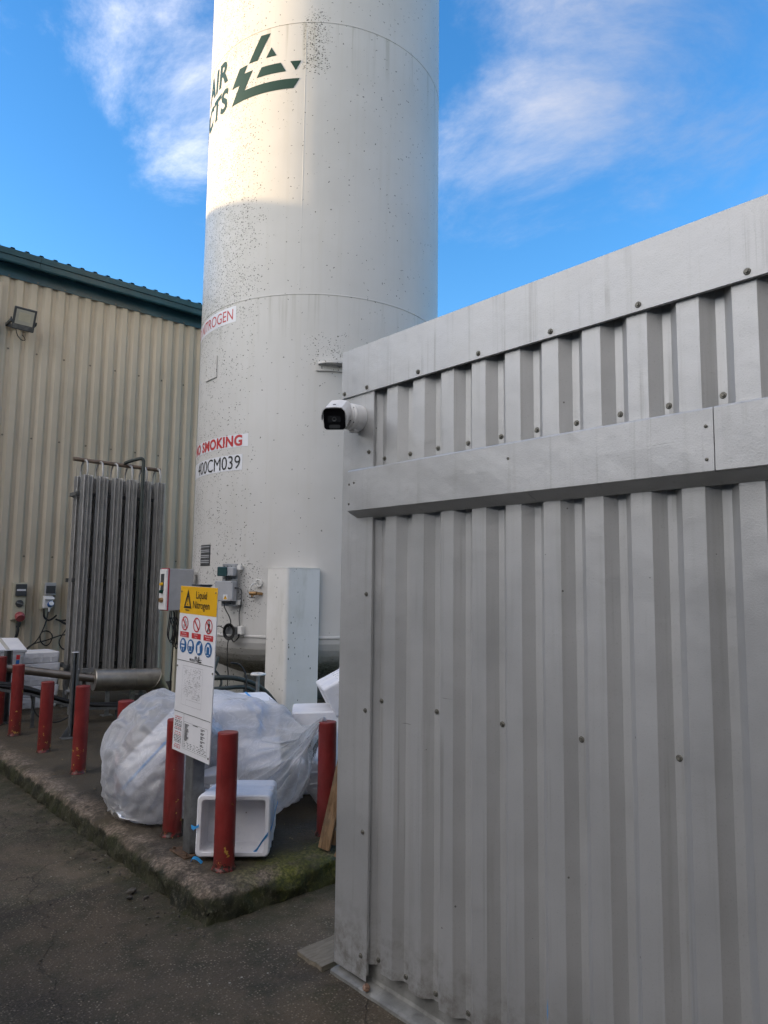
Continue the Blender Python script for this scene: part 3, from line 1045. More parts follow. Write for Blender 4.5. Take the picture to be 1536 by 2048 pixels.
# ================================================================== CLAD BUILDING
def build_building():
    Y = 11.0
    r = thing('metal_clad_building', 'beige ribbed metal building with teal gutter on the left', 'building', (3.0, Y, 0))
    P = 0.193
    X0 = 2.463 - 60 * P                        # rib phase
    nrib = 115
    a = 0
    q = 0
    while a < nrib:
        b = min(a + 5, nrib)
        pts = profile_run(a, b, P, 0.075, 0.038, 0.042, 0.040)
        m = MB()
        zs = [0.08, 1.6, 3.2, 4.8, 6.2]
        vs = []
        for z in zs:
            for (u, pr) in pts:
                vs.append((X0 + u, Y + 0.04 - pr - 0.0012 * (q % 2) + 0.002 * noise.noise(Vector((u * 2, z, 0))), z))
        n = len(pts)
        fs = [(j * n + i, j * n + i + 1, (j + 1) * n + i + 1, (j + 1) * n + i) for j in range(len(zs) - 1) for i in range(n - 1)]
        m.add(vs, fs)
        m.build('cladding_sheet', M['clad'], r)
        a, q = b, q + 1
    X1 = X0 + nrib * P
    # wall-head flashing
    m = MB()
    m.bx(X0, X1, Y - 0.004, Y - 0.0015, 6.060, 6.40, 0.0006)
    m.bx(X0, X1, Y - 0.010, Y - 0.0042, 6.058, 6.066)
    m.build('wall_head_flashing', M['teal'], r)
    # gutter: pressed steel section
    sec = [(10.985, 6.255), (10.80, 6.205), (10.785, 6.222), (10.772, 6.295), (10.752, 6.30), (10.735, 6.375), (10.742, 6.382),
           (10.752, 6.376), (10.768, 6.312), (10.79, 6.30), (10.80, 6.235), (10.985, 6.27)]
    L = X0
    while L < X1:
        e = min(L + 3.0, X1)
        m = MB()
        n = len(sec)
        vs = [(L + 0.002, y, z) for y, z in sec] + [(e - 0.002, y, z) for y, z in sec]
        m.add(vs, [(k, n + k, n + (k + 1) % n, (k + 1) % n) for k in range(n)])
        m.add(vs[:n], [tuple(range(n))])
        m.add(vs[n:], [tuple(range(n))[::-1]])
        m.build('gutter_length', M['teal'], r)
        L = e
    # roof sheets, ribs running up the slope
    ze, ye, yr, zr = 6.41, 10.76, 18.0, 8.295
    m = MB()
    pts = []
    u = X0
    while u < X1:
        pts += [(u, 0.0), (u + 0.022, 0.032), (u + 0.062, 0.032), (u + 0.084, 0.0)]
        u += P
    n = len(pts)
    vs = [(x, ye, ze + h - 0.03) for x, h in pts] + [(x, yr, zr + h - 0.03) for x, h in pts] + [(x, 2 * yr - ye, ze + h - 0.03) for x, h in pts]
    m.add(vs, [(j * n + i, j * n + i + 1, (j + 1) * n + i + 1, (j + 1) * n + i) for j in range(2) for i in range(n - 1)])
    m.build('roof_sheet', M['teal'], r)
    m = MB()
    m.add([(X0, yr - 0.22, zr - 0.05 + 0.0), (X1, yr - 0.22, zr - 0.05), (X1, yr, zr + 0.035), (X0, yr, zr + 0.035), (X1, yr + 0.22, zr - 0.05), (X0, yr + 0.22, zr - 0.05)],
          [(0, 1, 2, 3), (3, 2, 4, 5)])
    m.build('ridge_cap', M['teal'], r)
    # gable ends and rear wall
    m = MB()
    for X in (X0, X1):
        m.add([(X, Y + 0.05, 0), (X, 2 * yr - Y, 0), (X, 2 * yr - Y, 6.3), (X, yr, zr - 0.06), (X, Y + 0.05, 6.3)], [(0, 1, 2, 3, 4)])
    m.add([(X0, 2 * yr - Y, 0), (X1, 2 * yr - Y, 0), (X1, 2 * yr - Y, 6.3), (X0, 2 * yr - Y, 6.3)], [(0, 1, 2, 3)])
    m.build('gable_wall', M['clad'], r)
    # upright trim at the far left
    m = MB()
    m.bx(1.95, 2.452, Y - 0.055, Y - 0.001, 0.1, 5.94, 0.003)
    m.build('door_trim', M['clad'], r)
    # screws
    for row, z in enumerate((5.025, 3.768, 2.060)):
        for k in range(-4, 18):
            x = 2.595 + 0.386 * k + (0 if row == 0 else 0)
            if 1.0 < x < 8:
                place('screw', SCREWB, r, (x, Y + 0.0395, z), FACE_MY)
    for k in range(-6, 22):
        x = 2.50 + P * k * 2
        place('screw', SCREWB, r, (x + 0.0375, Y - 0.0042, 6.085), FACE_MY)
    return r


build_building()


def build_yard_shade():
    # unseen buildings, added behind the viewer to shade the yard
    r = thing('yard_shade_building', 'unseen ribbed dark grey building added behind the viewer to shade the yard', 'building', (-6.0, 0, 0))
    for (p0, d, nrm, L, h, name) in (((-8.0, -12.0), (0, 1), (1, 0), 22.8, 4.6, 'side_wall'), ((-8.0, -8.0), (1, 0), (0, 1), 20.5, 9.0, 'rear_wall')):
        m = MB()
        pts = profile_run(0, int(L / 0.193), 0.193, 0.075, 0.038, 0.042, 0.040)
        vs = []
        for z in (0.0, h):
            for u, pr in pts:
                vs.append((p0[0] + d[0] * u + nrm[0] * pr, p0[1] + d[1] * u + nrm[1] * pr, z))
        n = len(pts)
        m.add(vs, [(i, i + 1, n + i + 1, n + i) for i in range(n - 1)])
        m.build(name, M['yardgrey'], r)
    m = MB()
    m.bx(-8.12, -7.90, -12.0, 10.7, 4.55, 4.72)
    m.bx(-7.9, 12.5, -8.12, -7.90, 8.95, 9.12)
    m.build('gutter', M['teal'], r)
    m = MB()
    m.add([(-8.0, -12, 4.7), (-8.0, 10.75, 4.7), (-14.0, 10.75, 5.6), (-14.0, -12, 5.6), (-14.0, 10.75, 0), (-14.0, -12, 0), (-8.0, -12, 0), (-8.0, 10.75, 0)],
          [(0, 1, 2, 3), (3, 2, 4, 5), (0, 3, 5, 6), (1, 7, 4, 2)])
    m.add([(-7.9, -8.0, 9.1), (12.5, -8.0, 9.1), (12.5, -16.0, 10.2), (-7.9, -16.0, 10.2), (12.5, -16.0, 0), (-7.9, -16, 0), (12.5, -8.0, 0)],
          [(0, 3, 2, 1), (3, 5, 4, 2), (1, 2, 4, 6)])
    m.build('roof_slope', M['teal'], r)


build_yard_shade()


# ================================================================== TANK
TC = Vector((5.524, 7.481, 0))
TR = 1.551
FACING = radians(-143.558)


def tank_pt(th, z, off=0.0):
    a = FACING + th
    return Vector((TC.x + (TR + off) * sin(a), TC.y + (TR + off) * cos(a), z))


def tank_n(th):
    a = FACING + th
    return Vector((sin(a), cos(a), 0))


def on_tank(u, z, off):
    """u = metres round the shell, growing to the viewer's right"""
    return tank_pt(-u / TR, z, off)


def wrap(vs, fs, off):
    """bend flat (u, z) polygons round the shell"""
    bm = bmesh.new()
    bv = [bm.verts.new((u, z, 0)) for u, z in vs]
    for f in fs:
        try:
            bm.faces.new([bv[i] for i in f])
        except ValueError:
            pass
    lo, hi = min(v[0] for v in vs), max(v[0] for v in vs)
    x = math.floor(lo / 0.05) * 0.05
    while x < hi:
        bmesh.ops.bisect_plane(bm, geom=list(bm.verts) + list(bm.edges) + list(bm.faces), plane_co=(x, 0, 0), plane_no=(1, 0, 0))
        x += 0.05
    bm.verts.index_update()
    m = MB()
    m.add([on_tank(v.co.x, v.co.y, off) for v in bm.verts], [tuple(v.index for v in f.verts)[::-1] for f in bm.faces], False)
    bm.free()
    return m


def build_tank():
    r = thing('cryogenic_storage_tank', 'tall white cylindrical liquid nitrogen tank standing on box legs', 'tank', (TC.x, TC.y, ZS))
    SEG = 128
    m = MB()
    prof = [(TR, 1.14), (TR, 2.0), (TR, 3.0), (TR, 4.0), (TR, 4.945), (TR, 6.0), (TR, 7.0), (TR, 8.24), (TR, 10.0), (TR, 11.6)]
    head = [(TR * cos(a), 11.6 + 0.75 * sin(a)) for a in [pi / 2 * k / 10 for k in range(1, 11)]]
    dish = [(TR * cos(a), 1.14 - 0.62 * sin(a)) for a in [pi / 2 * k / 14 for k in range(14, 0, -1)]]
    m.lathe((TC.x, TC.y, 0), (0, 0, 1), dish + prof + head, SEG, False)
    sh = m.build('shell', M['tank'], r)
    # weld beads and one upright seam
    for z in (4.945, 8.24, 1.14):
        m = MB()
        w = 0.011 if z > 2 else 0.018
        d = 0.004 if z > 2 else 0.010
        m.lathe((TC.x, TC.y, 0), (0, 0, 1), [(TR - 0.002, z - w), (TR + d, z - w * 0.4), (TR + d, z + w * 0.4), (TR - 0.002, z + w)], SEG, False)
        m.build('weld_seam', M['tank'], sh)
    m = MB()
    vs = []
    zs = [4.96 + 0.2 * k for k in range(17)]
    for z in zs:
        for du, o in ((-0.006, -0.001), (-0.002, 0.0012), (0.002, 0.0012), (0.006, -0.001)):
            vs.append(on_tank(-0.25 + du + 0.001 * noise.noise(Vector((z * 5, 0, 0))), min(z, 8.23), o))
    m.add(vs, [(j * 4 + i, j * 4 + i + 1, (j + 1) * 4 + i + 1, (j + 1) * 4 + i) for j in range(16) for i in range(3)], True)
    m.build('weld_seam', M['tank'], sh)
    # legs: folded plate boxes with a wide outer radius
    for k, base in enumerate((radians(9.5), radians(129.5), radians(-110.5))):
        apex = tank_pt(base, 0, 0.30)
        m = MB()
        n = tank_n(base)
        tng = Vector((n.y, -n.x, 0))
        if tng.dot(Vector((0.745, -0.667, 0))) < 0 and k == 0:
            tng = -tng
        # right-hand face direction and left-hand face direction from the apex, seen from outside
        rgt = Vector((cos(radians(40)) * tng.x, cos(radians(40)) * tng.y, 0)) - n * sin(radians(40))
        lft = -tng * sin(radians(40)) - n * cos(radians(40))
        R_ = 0.045
        poly = [apex + rgt * 0.40 + lft * 0.42, apex + rgt * 0.40 + lft * 0.0]
        for i in range(7):
            a = pi / 2 * i / 6
            poly.append(apex + rgt * (R_ - R_ * sin(a)) + lft * (R_ - R_ * cos(a)))
        poly += [apex + lft * 0.42]
        np_ = len(poly)
        vs = [(p.x, p.y, ZS - 0.02) for p in poly] + [(p.x, p.y, 1.868) for p in poly]
        m.add(vs, [(i, (i + 1) % np_, np_ + (i + 1) % np_, np_ + i) for i in range(np_)], False)
        m.add(vs[np_:], [tuple(range(np_))])
        o = m.build('leg', M['legpaint'], r)
        m = MB()
        rim = [(p.x, p.y) for p in poly]
        cen = sum((p for p in poly), Vector()) / np_
        m.add([(cen.x + (p.x - cen.x) * 1.02, cen.y + (p.y - cen.y) * 1.02, z) for z in (1.868, 1.880) for p in poly],
              [tuple(range(np_))[::-1], tuple(range(np_, 2 * np_))] + [(i, (i + 1) % np_, np_ + (i + 1) % np_, np_ + i) for i in range(np_)])
        m.build('cap_plate', M['whitepaint'], o)
        m = MB()
        m.box((cen.x, cen.y, ZS + 0.008), (0.62, 0.62, 0.016), (0, 0, base))
        m.build('foot_plate', M['galvdark'], o)
    # ---- painted logo
    logo = [[(-0.822, 8.174), (-0.692, 8.168), (-0.866, 7.872), (-0.996, 7.879)],
            [(-0.676, 7.984), (-0.607, 7.868), (-0.744, 7.868)],
            [(-0.432, 7.762), (-0.301, 7.760), (-0.365, 7.642)],
            [(-0.804, 7.767), (-0.550, 7.763), (-0.483, 7.645), (-0.873, 7.650)]]
    m = MB()
    for pl in logo:
        w = wrap(pl, [tuple(range(len(pl)))], 0.003)
        m.add(w.v, w.f)
    big = [(-1.148, 7.876), (-1.016, 7.873), (-1.068, 7.779), (-0.934, 7.774), (-1.056, 7.560), (-0.315, 7.542), (-0.388, 7.423), (-1.273, 7.445), (-1.142, 7.660), (-1.279, 7.668)]
    bm = bmesh.new()
    f = bm.faces.new([bm.verts.new((u, z, 0)) for u, z in big])
    bmesh.ops.triangulate(bm, faces=[f])
    bm.verts.index_update()
    w = wrap([(v.co.x, v.co.y) for v in bm.verts], [tuple(v.index for v in ff.verts) for ff in bm.faces], 0.003)
    bm.free()
    m.add(w.v, w.f)
    m.build('logo', M['greenprint'], r)
    for body, right, zb, h in (('AIR', -1.40, 7.855, 0.285), ('PRODUCTS', -1.385, 7.475, 0.275)):
        vs, fs = text2d(body, h, 0.93, 0.012, 'RIGHT', 0.12)
        w = wrap([(x + right, y + zb) for x, y in vs], fs, 0.003)
        w.build('lettering', M['greenprint'], r)
    # ---- vinyl labels
    for (u0, u1, z0, z1, body, h, xs, bold, mat, ur, zb) in (
            (-2.75, -1.065, 4.715, 4.905, 'LIQUID NITROGEN', 0.130, 0.88, 0.0, 'redtext', -1.10, 4.748),
            (-2.35, -0.825, 3.235, 3.382, 'NO SMOKING', 0.116, 1.04, 0.0065, 'redtext', -0.90, 3.254),
            (-2.30, -0.895, 2.972, 3.152, 'V400CM039', 0.153, 0.95, 0.0, 'blackprint', -0.915, 2.990)):
        n = 40
        vs = []
        for i in range(n + 1):
            u = u0 + (u1 - u0) * i / n
            vs += [on_tank(u, z0, 0.0022), on_tank(u, z1, 0.0022)]
        m = MB().add(vs, [(2 * i, 2 * i + 2, 2 * i + 3, 2 * i + 1) for i in range(n)], True)
        lab = m.build('vinyl_label', M['label'], r)
        v2, f2 = text2d(body.replace('V400', '400'), h, xs, bold, 'RIGHT')
        wrap([(x + ur, y + zb) for x, y in v2], f2, 0.0045).build('lettering', M[mat], lab)
    # ---- access plate outline, vent, lifting lug
    def plate(th0, th1, z0, z1, off, name, mat, par, t=0.012):
        m = MB()
        n = 6
        vs = []
        for i in range(n + 1):
            th = th0 + (th1 - th0) * i / n
            for z, o in ((z0, -0.01), (z0, off), (z1, off), (z1, -0.01)):
                vs.append(tank_pt(th, z, o))
        m.add(vs, [(i * 4 + j, (i + 1) * 4 + j, (i + 1) * 4 + (j + 1) % 4, i * 4 + (j + 1) % 4) for i in range(n) for j in range(4)])
        m.add(vs[:4], [(0, 1, 2, 3)])
        m.add(vs[-4:], [(3, 2, 1, 0)])
        return m.build(name, mat, par)
    plate(radians(61), radians(51), 4.11, 4.37, 0.016, 'access_plate', M['tank'], r)
    vent = plate(radians(60), radians(51.2), 1.905, 2.148, 0.004, 'vent_panel', M['dkgrey'], r)
    for k in range(11):
        plate(radians(59.4), radians(51.8), 1.920 + 0.020 * k, 1.931 + 0.020 * k, 0.010, 'vent_slat', M['grey'] if k % 3 else M['galvdark'], vent)
    lug = plate(radians(1.9), radians(-13.5), 4.06, 4.195, 0.022, 'lug_pad', M['tank'], r)
    m = MB()
    poly = []
    for i in range(13):
        a = pi * i / 12
        poly.append((-cos(a) * 0.19, sin(a) * 0.115))
    n0 = tank_n(radians(-5.8))
    tg = Vector((n0.y, -n0.x, 0))
    p0 = tank_pt(radians(-5.8), 4.125, 0.018)
    Mx = Matrix(((tg.x, n0.x, 0, p0.x), (tg.y, n0.y, 0, p0.y), (0, 0, 1, p0.z), (0, 0, 0, 1)))
    m.prism(poly, 0.028, Mx)
    m.build('lifting_lug', M['tank'], lug)
    # ---- mounting plate with meter and junction box
    c = tank_pt(radians(35.3), 1.69, 0.085)
    n0 = tank_n(radians(35.3 - 14))
    tg = Vector((-n0.y, n0.x, 0))
    if tg.dot(_rt) < 0:
        tg = -tg

    def fr(s, zz, d):
        return c + tg * s + n0 * d + Vector((0, 0, zz))
    RM = Matrix(((tg.x, n0.x, 0, 0), (tg.y, n0.y, 0, 0), (0, 0, 1, 0), (0, 0, 0, 1)))
    m = MB()
    m.box(fr(0.01, 0.0, 0), (0.185, 0.006, 0.46), RM, 0.002)
    mp = m.build('instrument_backplate', M['galv'], r)
    m = MB()
    for (s, zz) in ((-0.06, 0.205), (-0.02, 0.205), (0.03, 0.205), (-0.06, 0.07), (0.075, 0.07), (0.03, 0.07), (-0.06, -0.2), (0.03, -0.2)):
        m.cyl(fr(s, zz, 0.002), fr(s, zz, 0.009), 0.006, 0.006, 6)
    m.build('bolt_row', M['dkgrey'], mp)
    m = MB()
    for zz in (0.19, -0.19):
        m.box(fr(0.115, zz, -0.045), (0.05, 0.10, 0.05), RM, 0.004)
    m.build('standoff_bracket', M['whitepaint'], mp)
    m = MB()
    m.box(fr(0.005, 0.145, 0.045), (0.175, 0.085, 0.092), RM, 0.006)
    me_ = m.build('level_meter', M['grey'], r)
    m = MB()
    m.box(fr(-0.035, 0.145, 0.094), (0.115, 0.02, 0.10), RM, 0.006)
    m.build('meter_window', M['glass'], me_)
    m = MB()
    m.box(fr(-0.005, -0.065, 0.055), (0.215, 0.10, 0.215), RM, 0.006)
    jb = m.build('junction_box', M['grey'], r)
    m = MB()
    m.box(fr(0.02, -0.13, 0.1065), (0.05, 0.001, 0.058), RM)
    lb = m.build('warning_sticker', M['label'], jb)
    m = MB()
    for tri, mt in (((( -0.022, -0.021), (0.022, -0.021), (0.0, 0.022)), 'yellow'),):
        m.add([fr(0.02 + x, -0.131 + y, 0.1085) for x, y in tri], [(0, 1, 2)])
    m.build('warning_triangle', M['yellow'], jb)
    m = MB()
    m.add([fr(0.02 + x, -0.131 + y, 0.1095) for x, y in ((-0.003, 0.010), (0.004, 0.010), (0.0, 0.0), (0.005, 0.0), (-0.004, -0.014), (-0.001, -0.003), (-0.005, -0.003))], [(0, 6, 5, 4, 3, 2, 1)])
    m.build('bolt_symbol', M['blackprint'], jb)
    m = MB()
    for (s, zz) in ((-0.098, 0.03), (0.088, 0.03), (-0.098, -0.16), (0.088, -0.16)):
        m.cyl(fr(s, zz, 0.104), fr(s, zz, 0.1075), 0.005, 0.005, 8)
    m.build('lid_screws', M['dkgrey'], jb)
    m = MB()
    for s in (-0.02, 0.005):
        m.cyl(fr(s, 0.10, 0.03), fr(s, 0.045, 0.03), 0.008, 0.008, 8)
    m.cyl(fr(0.105, -0.03, 0.05), fr(0.145, -0.035, 0.05), 0.010, 0.010, 8)
    m.build('cable_gland', M['dkgrey'], jb)
    # lower small plate
    c2 = tank_pt(radians(34.5), 1.20, 0.06)
    m = MB()
    m.box(c2, (0.17, 0.005, 0.085), RM, 0.001)
    m.build('cable_plate', M['galv'], r)
    m = MB()
    m.box(tank_pt(radians(30), 1.205, 0.03), (0.05, 0.09, 0.09), RM, 0.004)
    m.build('plate_bracket', M['whitepaint'], r)
    # white nozzle boss with brass valve
    b0 = tank_pt(radians(23.3), 1.713, -0.01)
    nn = tank_n(radians(23.3))
    m = MB()
    m.lathe(b0, nn, [(0.046, 0), (0.046, 0.035), (0.034, 0.037), (0.032, 0.02)], 20, True)
    m.build('nozzle_boss', M['whitepaint'], r)
    m = MB()
    b1 = b0 + nn * 0.03
    m.tube([b1, b1 + nn * 0.05 + V(0, 0, 0.006), b1 + nn * 0.085 - tg * 0.03 + V(0, 0, -0.02), b1 + nn * 0.085 - tg * 0.055 + V(0, 0, -0.075)], 0.008, 10)
    m.build('impulse_line', M['whitepaint'], r)
    m = MB()
    v0 = tank_pt(radians(25.0), 1.605, 0.06)
    m.cyl(v0 - tg * 0.03, v0 + tg * 0.03, 0.020, 0.020, 8)
    m.cyl(v0 + tg * 0.03, v0 + tg * 0.05, 0.024, 0.024, 6)
    m.cyl(v0, v0 - Vector((0, 0, 0.04)), 0.014, 0.012, 8)
    m.cyl(v0 + tg * 0.05, tank_pt(radians(21.8), 1.60, 0.0), 0.016, 0.016, 8)
    vv = m.build('brass_valve', M['brass'], r)
    m = MB()
    m.box(v0 - Vector((0, 0, 0.047)), (0.075, 0.012, 0.008), RM, 0.002)
    m.build('valve_lever', M['dkgrey'], vv)
    return r, fr, tg, n0


TANK, fr_panel, TG, NN = build_tank()

# cables on the tank
m = MB()
p = fr_panel
base = p(-0.02, -0.17, 0.05)
coil_c = tank_pt(radians(34.0), 1.19, 0.10)
pts = [base, p(-0.01, -0.24, 0.06), p(0.045, -0.34, 0.05), p(0.06, -0.41, 0.04), p(0.03, -0.45, 0.04), coil_c + Vector((0, 0, 0.06))]
m.tube(pts, 0.006, 8)
for k in range(5):
    ring = []
    rr = 0.058 + 0.006 * k
    for i in range(12):
        a = 2 * pi * i / 12
        ring.append(coil_c + TG * (cos(a) * rr * 0.82 + 0.006 * k - 0.012) + Vector((0, 0, sin(a) * rr * 1.05)) + NN * (0.012 * (k - 2)))
    m.tube(ring, 0.006, 6, True, 3)
m.tube([coil_c + TG * 0.0 + V(0, 0, -0.055), coil_c + TG * -0.012 + V(0, 0, -0.18), coil_c + TG * -0.004 + V(0, 0, -0.35), coil_c + TG * 0.008 + V(0, 0, -0.46), coil_c + TG * 0.0 + V(0, 0, -0.62)], 0.0055, 8)
m.tube([coil_c + TG * 0.02 + V(0, 0, -0.05), coil_c + TG * 0.06 + V(0, 0, -0.105), coil_c + TG * 0.115 + V(0, 0, -0.06), coil_c + TG * 0.12 + V(0, 0, -0.02)], 0.007, 8)
m.tube([coil_c - TG * 0.06 + V(0, 0, 0.03), coil_c - TG * 0.13 + V(0, 0, 0.055), coil_c - TG * 0.2 + V(0, 0, 0.0), coil_c - TG * 0.235 + V(0, 0, -0.09)], 0.0055, 8)
tag(m.build('coiled_cable', M['black'], None, coil_c), 'coiled black cable hanging below the grey junction box on the tank', 'cable')
m = MB()
m.tube([p(0.145, -0.035, 0.05), p(0.165, -0.06, 0.02), p(0.145, -0.2, -0.02), p(0.12, -0.30, -0.03), p(0.135, -0.42, -0.02), p(0.14, -0.46, -0.02)], 0.0065, 8)
tag(m.build('conduit_cable', M['galvdark'], None, p(0.14, -0.46, -0.02)), 'grey cable running down beside the tank junction box', 'cable')


# ================================================================== CONTROL CABINET
def build_cabinet():
    x0, x1, y0, y1, z0, z1 = 3.605, 3.925, 7.70, 7.885, 1.395, 1.868
    r = thing('control_cabinet', 'pale grey control cabinet with red edging and buttons beside the tank', 'cabinet', (3.76, 7.79, ZS))
    m = MB()
    m.bx(x0 + 0.02, x1, y0, y1, z0, z1, 0.006)
    m.build('housing', M['grey'], r)
    m = MB()
    m.bx(x0 - 0.014, x0 + 0.008, y0 + 0.004, y1 - 0.004, z0 + 0.006, z1 - 0.006, 0.003)
    d = m.build('door', M['white'], r)
    m = MB()
    m.bx(x0 + 0.0085, x0 + 0.0195, y0 - 0.003, y1 + 0.003, z0 - 0.004, z1 + 0.004, 0.001)
    m.build('edge_trim', M['redtrim'], r)
    yc = (y0 + y1) / 2
    m = MB()
    m.bx(x0 - 0.018, x0 - 0.0145, yc - 0.03, yc + 0.05, z0 + 0.22, z1 - 0.06)
    m.build('button_panel', M['dkgrey'], d)
    for z, mt, rr in ((z0 + 0.295, 'yellow', 0.02), (z0 + 0.21, 'greenprint', 0.022), (z0 + 0.115, 'brass', 0.03)):
        m = MB()
        m.lathe((x0 - 0.0145, yc, z), (-1, 0, 0), [(rr, 0), (rr, 0.012), (rr * 0.8, 0.028), (rr * 0.8, 0.034)], 14, True)
        m.build('push_button', M[mt], d)
    m = MB()
    m.bx(3.82, 3.875, 7.887, 7.94, ZS, 1.75, 0.004)
    m.build('support_post', M['cream'], r)
    m = MB()
    m.bx(3.78, 3.92, 7.85, 7.98, ZS, ZS + 0.012)
    m.build('post_foot', M['galvdark'], r)
    m = MB()
    m.bx(3.93, 4.03, 7.76, 7.82, 1.80, 1.84, 0.003)
    m.bx(3.93, 4.03, 7.76, 7.82, 1.45, 1.49, 0.003)
    m.build('wall_bracket', M['whitepaint'], r)
    return r


build_cabinet()
m = MB()
for k in range(5):
    x = 3.68 + 0.025 * k
    b = V(x, 7.76 + 0.01 * k, 1.39)
    dx = random.uniform(-0.05, 0.06)
    m.tube([b, b + V(dx * 0.4, -0.01, -0.12), b + V(dx, -0.03, -0.26 - 0.03 * k), b + V(dx * 0.6 + 0.03, -0.02, -0.34 - 0.02 * k), b + V(0.05, 0.02, -0.22), b + V(0.03, 0.06, -0.08)], 0.0065, 7)
m.tube([V(3.75, 7.78, 1.39), V(3.74, 7.76, 1.15), V(3.75, 7.8, 0.9), V(3.76, 7.85, 0.5), V(3.8, 7.9, 0.16)], 0.007, 7)
tag(m.build('looped_cable_bundle', M['black'], None, (3.72, 7.78, 1.39)), 'tangled black cables looped under the pale control cabinet', 'cable')


# ================================================================== VAPORISER
def build_vaporiser():
    r = thing('ambient_air_vaporiser', 'rack of tall grey finned tubes with curved headers against the beige wall', 'vaporiser', (3.72, 9.6, ZS))
    zb, zt = 0.36, 3.085
    # one finned tube: hub with eight fins
    m = MB()
    m.cyl((0, 0, 0), (0, 0, zt - zb), 0.016, None, 10)
    for k in range(8):
        a = 2 * pi * k / 8 + pi / 8 * 0
        d = Vector((cos(a), sin(a), 0))
        s = Vector((-sin(a), cos(a), 0)) * 0.003
        L = 0.076
        poly = [d * 0.012 + s, d * L + s * 1.3, d * L - s * 1.3, d * 0.012 - s]
        n = 4
        vs = [(p.x, p.y, 0.0) for p in poly] + [(p.x, p.y, zt - zb) for p in poly]
        m.add(vs, [(i, (i + 1) % n, n + (i + 1) % n, n + i) for i in range(n)] + [(3, 2, 1, 0), (4, 5, 6, 7)])
    fin = bpy.data.meshes.new('finned_tube')
    fin.from_pydata([tuple(v) for v in m.v], [], m.f)
    fin.polygons.foreach_set('use_smooth', m.s)
    fin.materials.append(M['alu'])
    xs = [3.245 + 0.1985 * k for k in range(6)]
    rows = (9.42, 9.64)
    for j, y in enumerate(rows):
        for x in xs:
            o = place('finned_tube', fin, r, (x - 0.012 * j, y, zb))
    m = MB()
    m.tube([(3.10, 9.55, 3.30), (3.7, 9.55, 3.292), (4.29, 9.55, 3.285)], 0.027, 12)
    hd = m.build('header_pipe', M['copper'], r)
    for k, x in enumerate(xs):
        for y, s in ((rows[0], 1), (rows[1], 0)):
            m = MB()
            if s:
                m.tube([(x, y, zt - 0.01), (x, y, zt + 0.09), (x, y + 0.03, zt + 0.175), (x, y + 0.085, zt + 0.205), (x, 9.55, zt + 0.20)], 0.014, 8)
            else:
                m.tube([(x - 0.012, y, zt - 0.01), (x - 0.012, y, zt + 0.08), (x - 0.012, y - 0.03, zt + 0.15), (x - 0.012, 9.56, zt + 0.19)], 0.012, 8)
            m.build('return_bend', M['alu'], r)
    # dark riser with elbow over the header
    m = MB()
    m.tube([(3.77, 9.52, 3.315), (3.80, 9.46, 3.34), (3.90, 9.33, 3.375), (3.935, 9.31, 3.35), (3.94, 9.31, 3.27), (3.94, 9.31, 2.9), (3.94, 9.31, 1.6), (3.94, 9.31, 0.5)], 0.024, 10)
    m.build('riser_pipe', M['dkpipe'], r)
    # frame
    for z in (0.62, 1.7, 2.82):
        for y in (9.525, 9.745):
            m = MB()
            m.bx(3.155, 4.285, y, y + 0.01, z, z + 0.05)
            m.build('cross_rail', M['galvdark'], r)
    for x in (3.13, 4.29):
        for z in (0.62, 2.82):
            m = MB()
            m.bx(x, x + 0.02, 9.45, 9.70, z, z + 0.045)
            m.build('end_rail', M['galvdark'], r)
    for x in (3.135, 4.29):
        for y in (9.51, 9.90):
            m = MB()
            m.bx(x, x + 0.045, y, y + 0.045, ZS, 0.66)
            m.bx(x - 0.03, x + 0.075, y - 0.03, y + 0.075, ZS, ZS + 0.01)
            m.build('leg', M['galvdark'], r)
    return r


build_vaporiser()


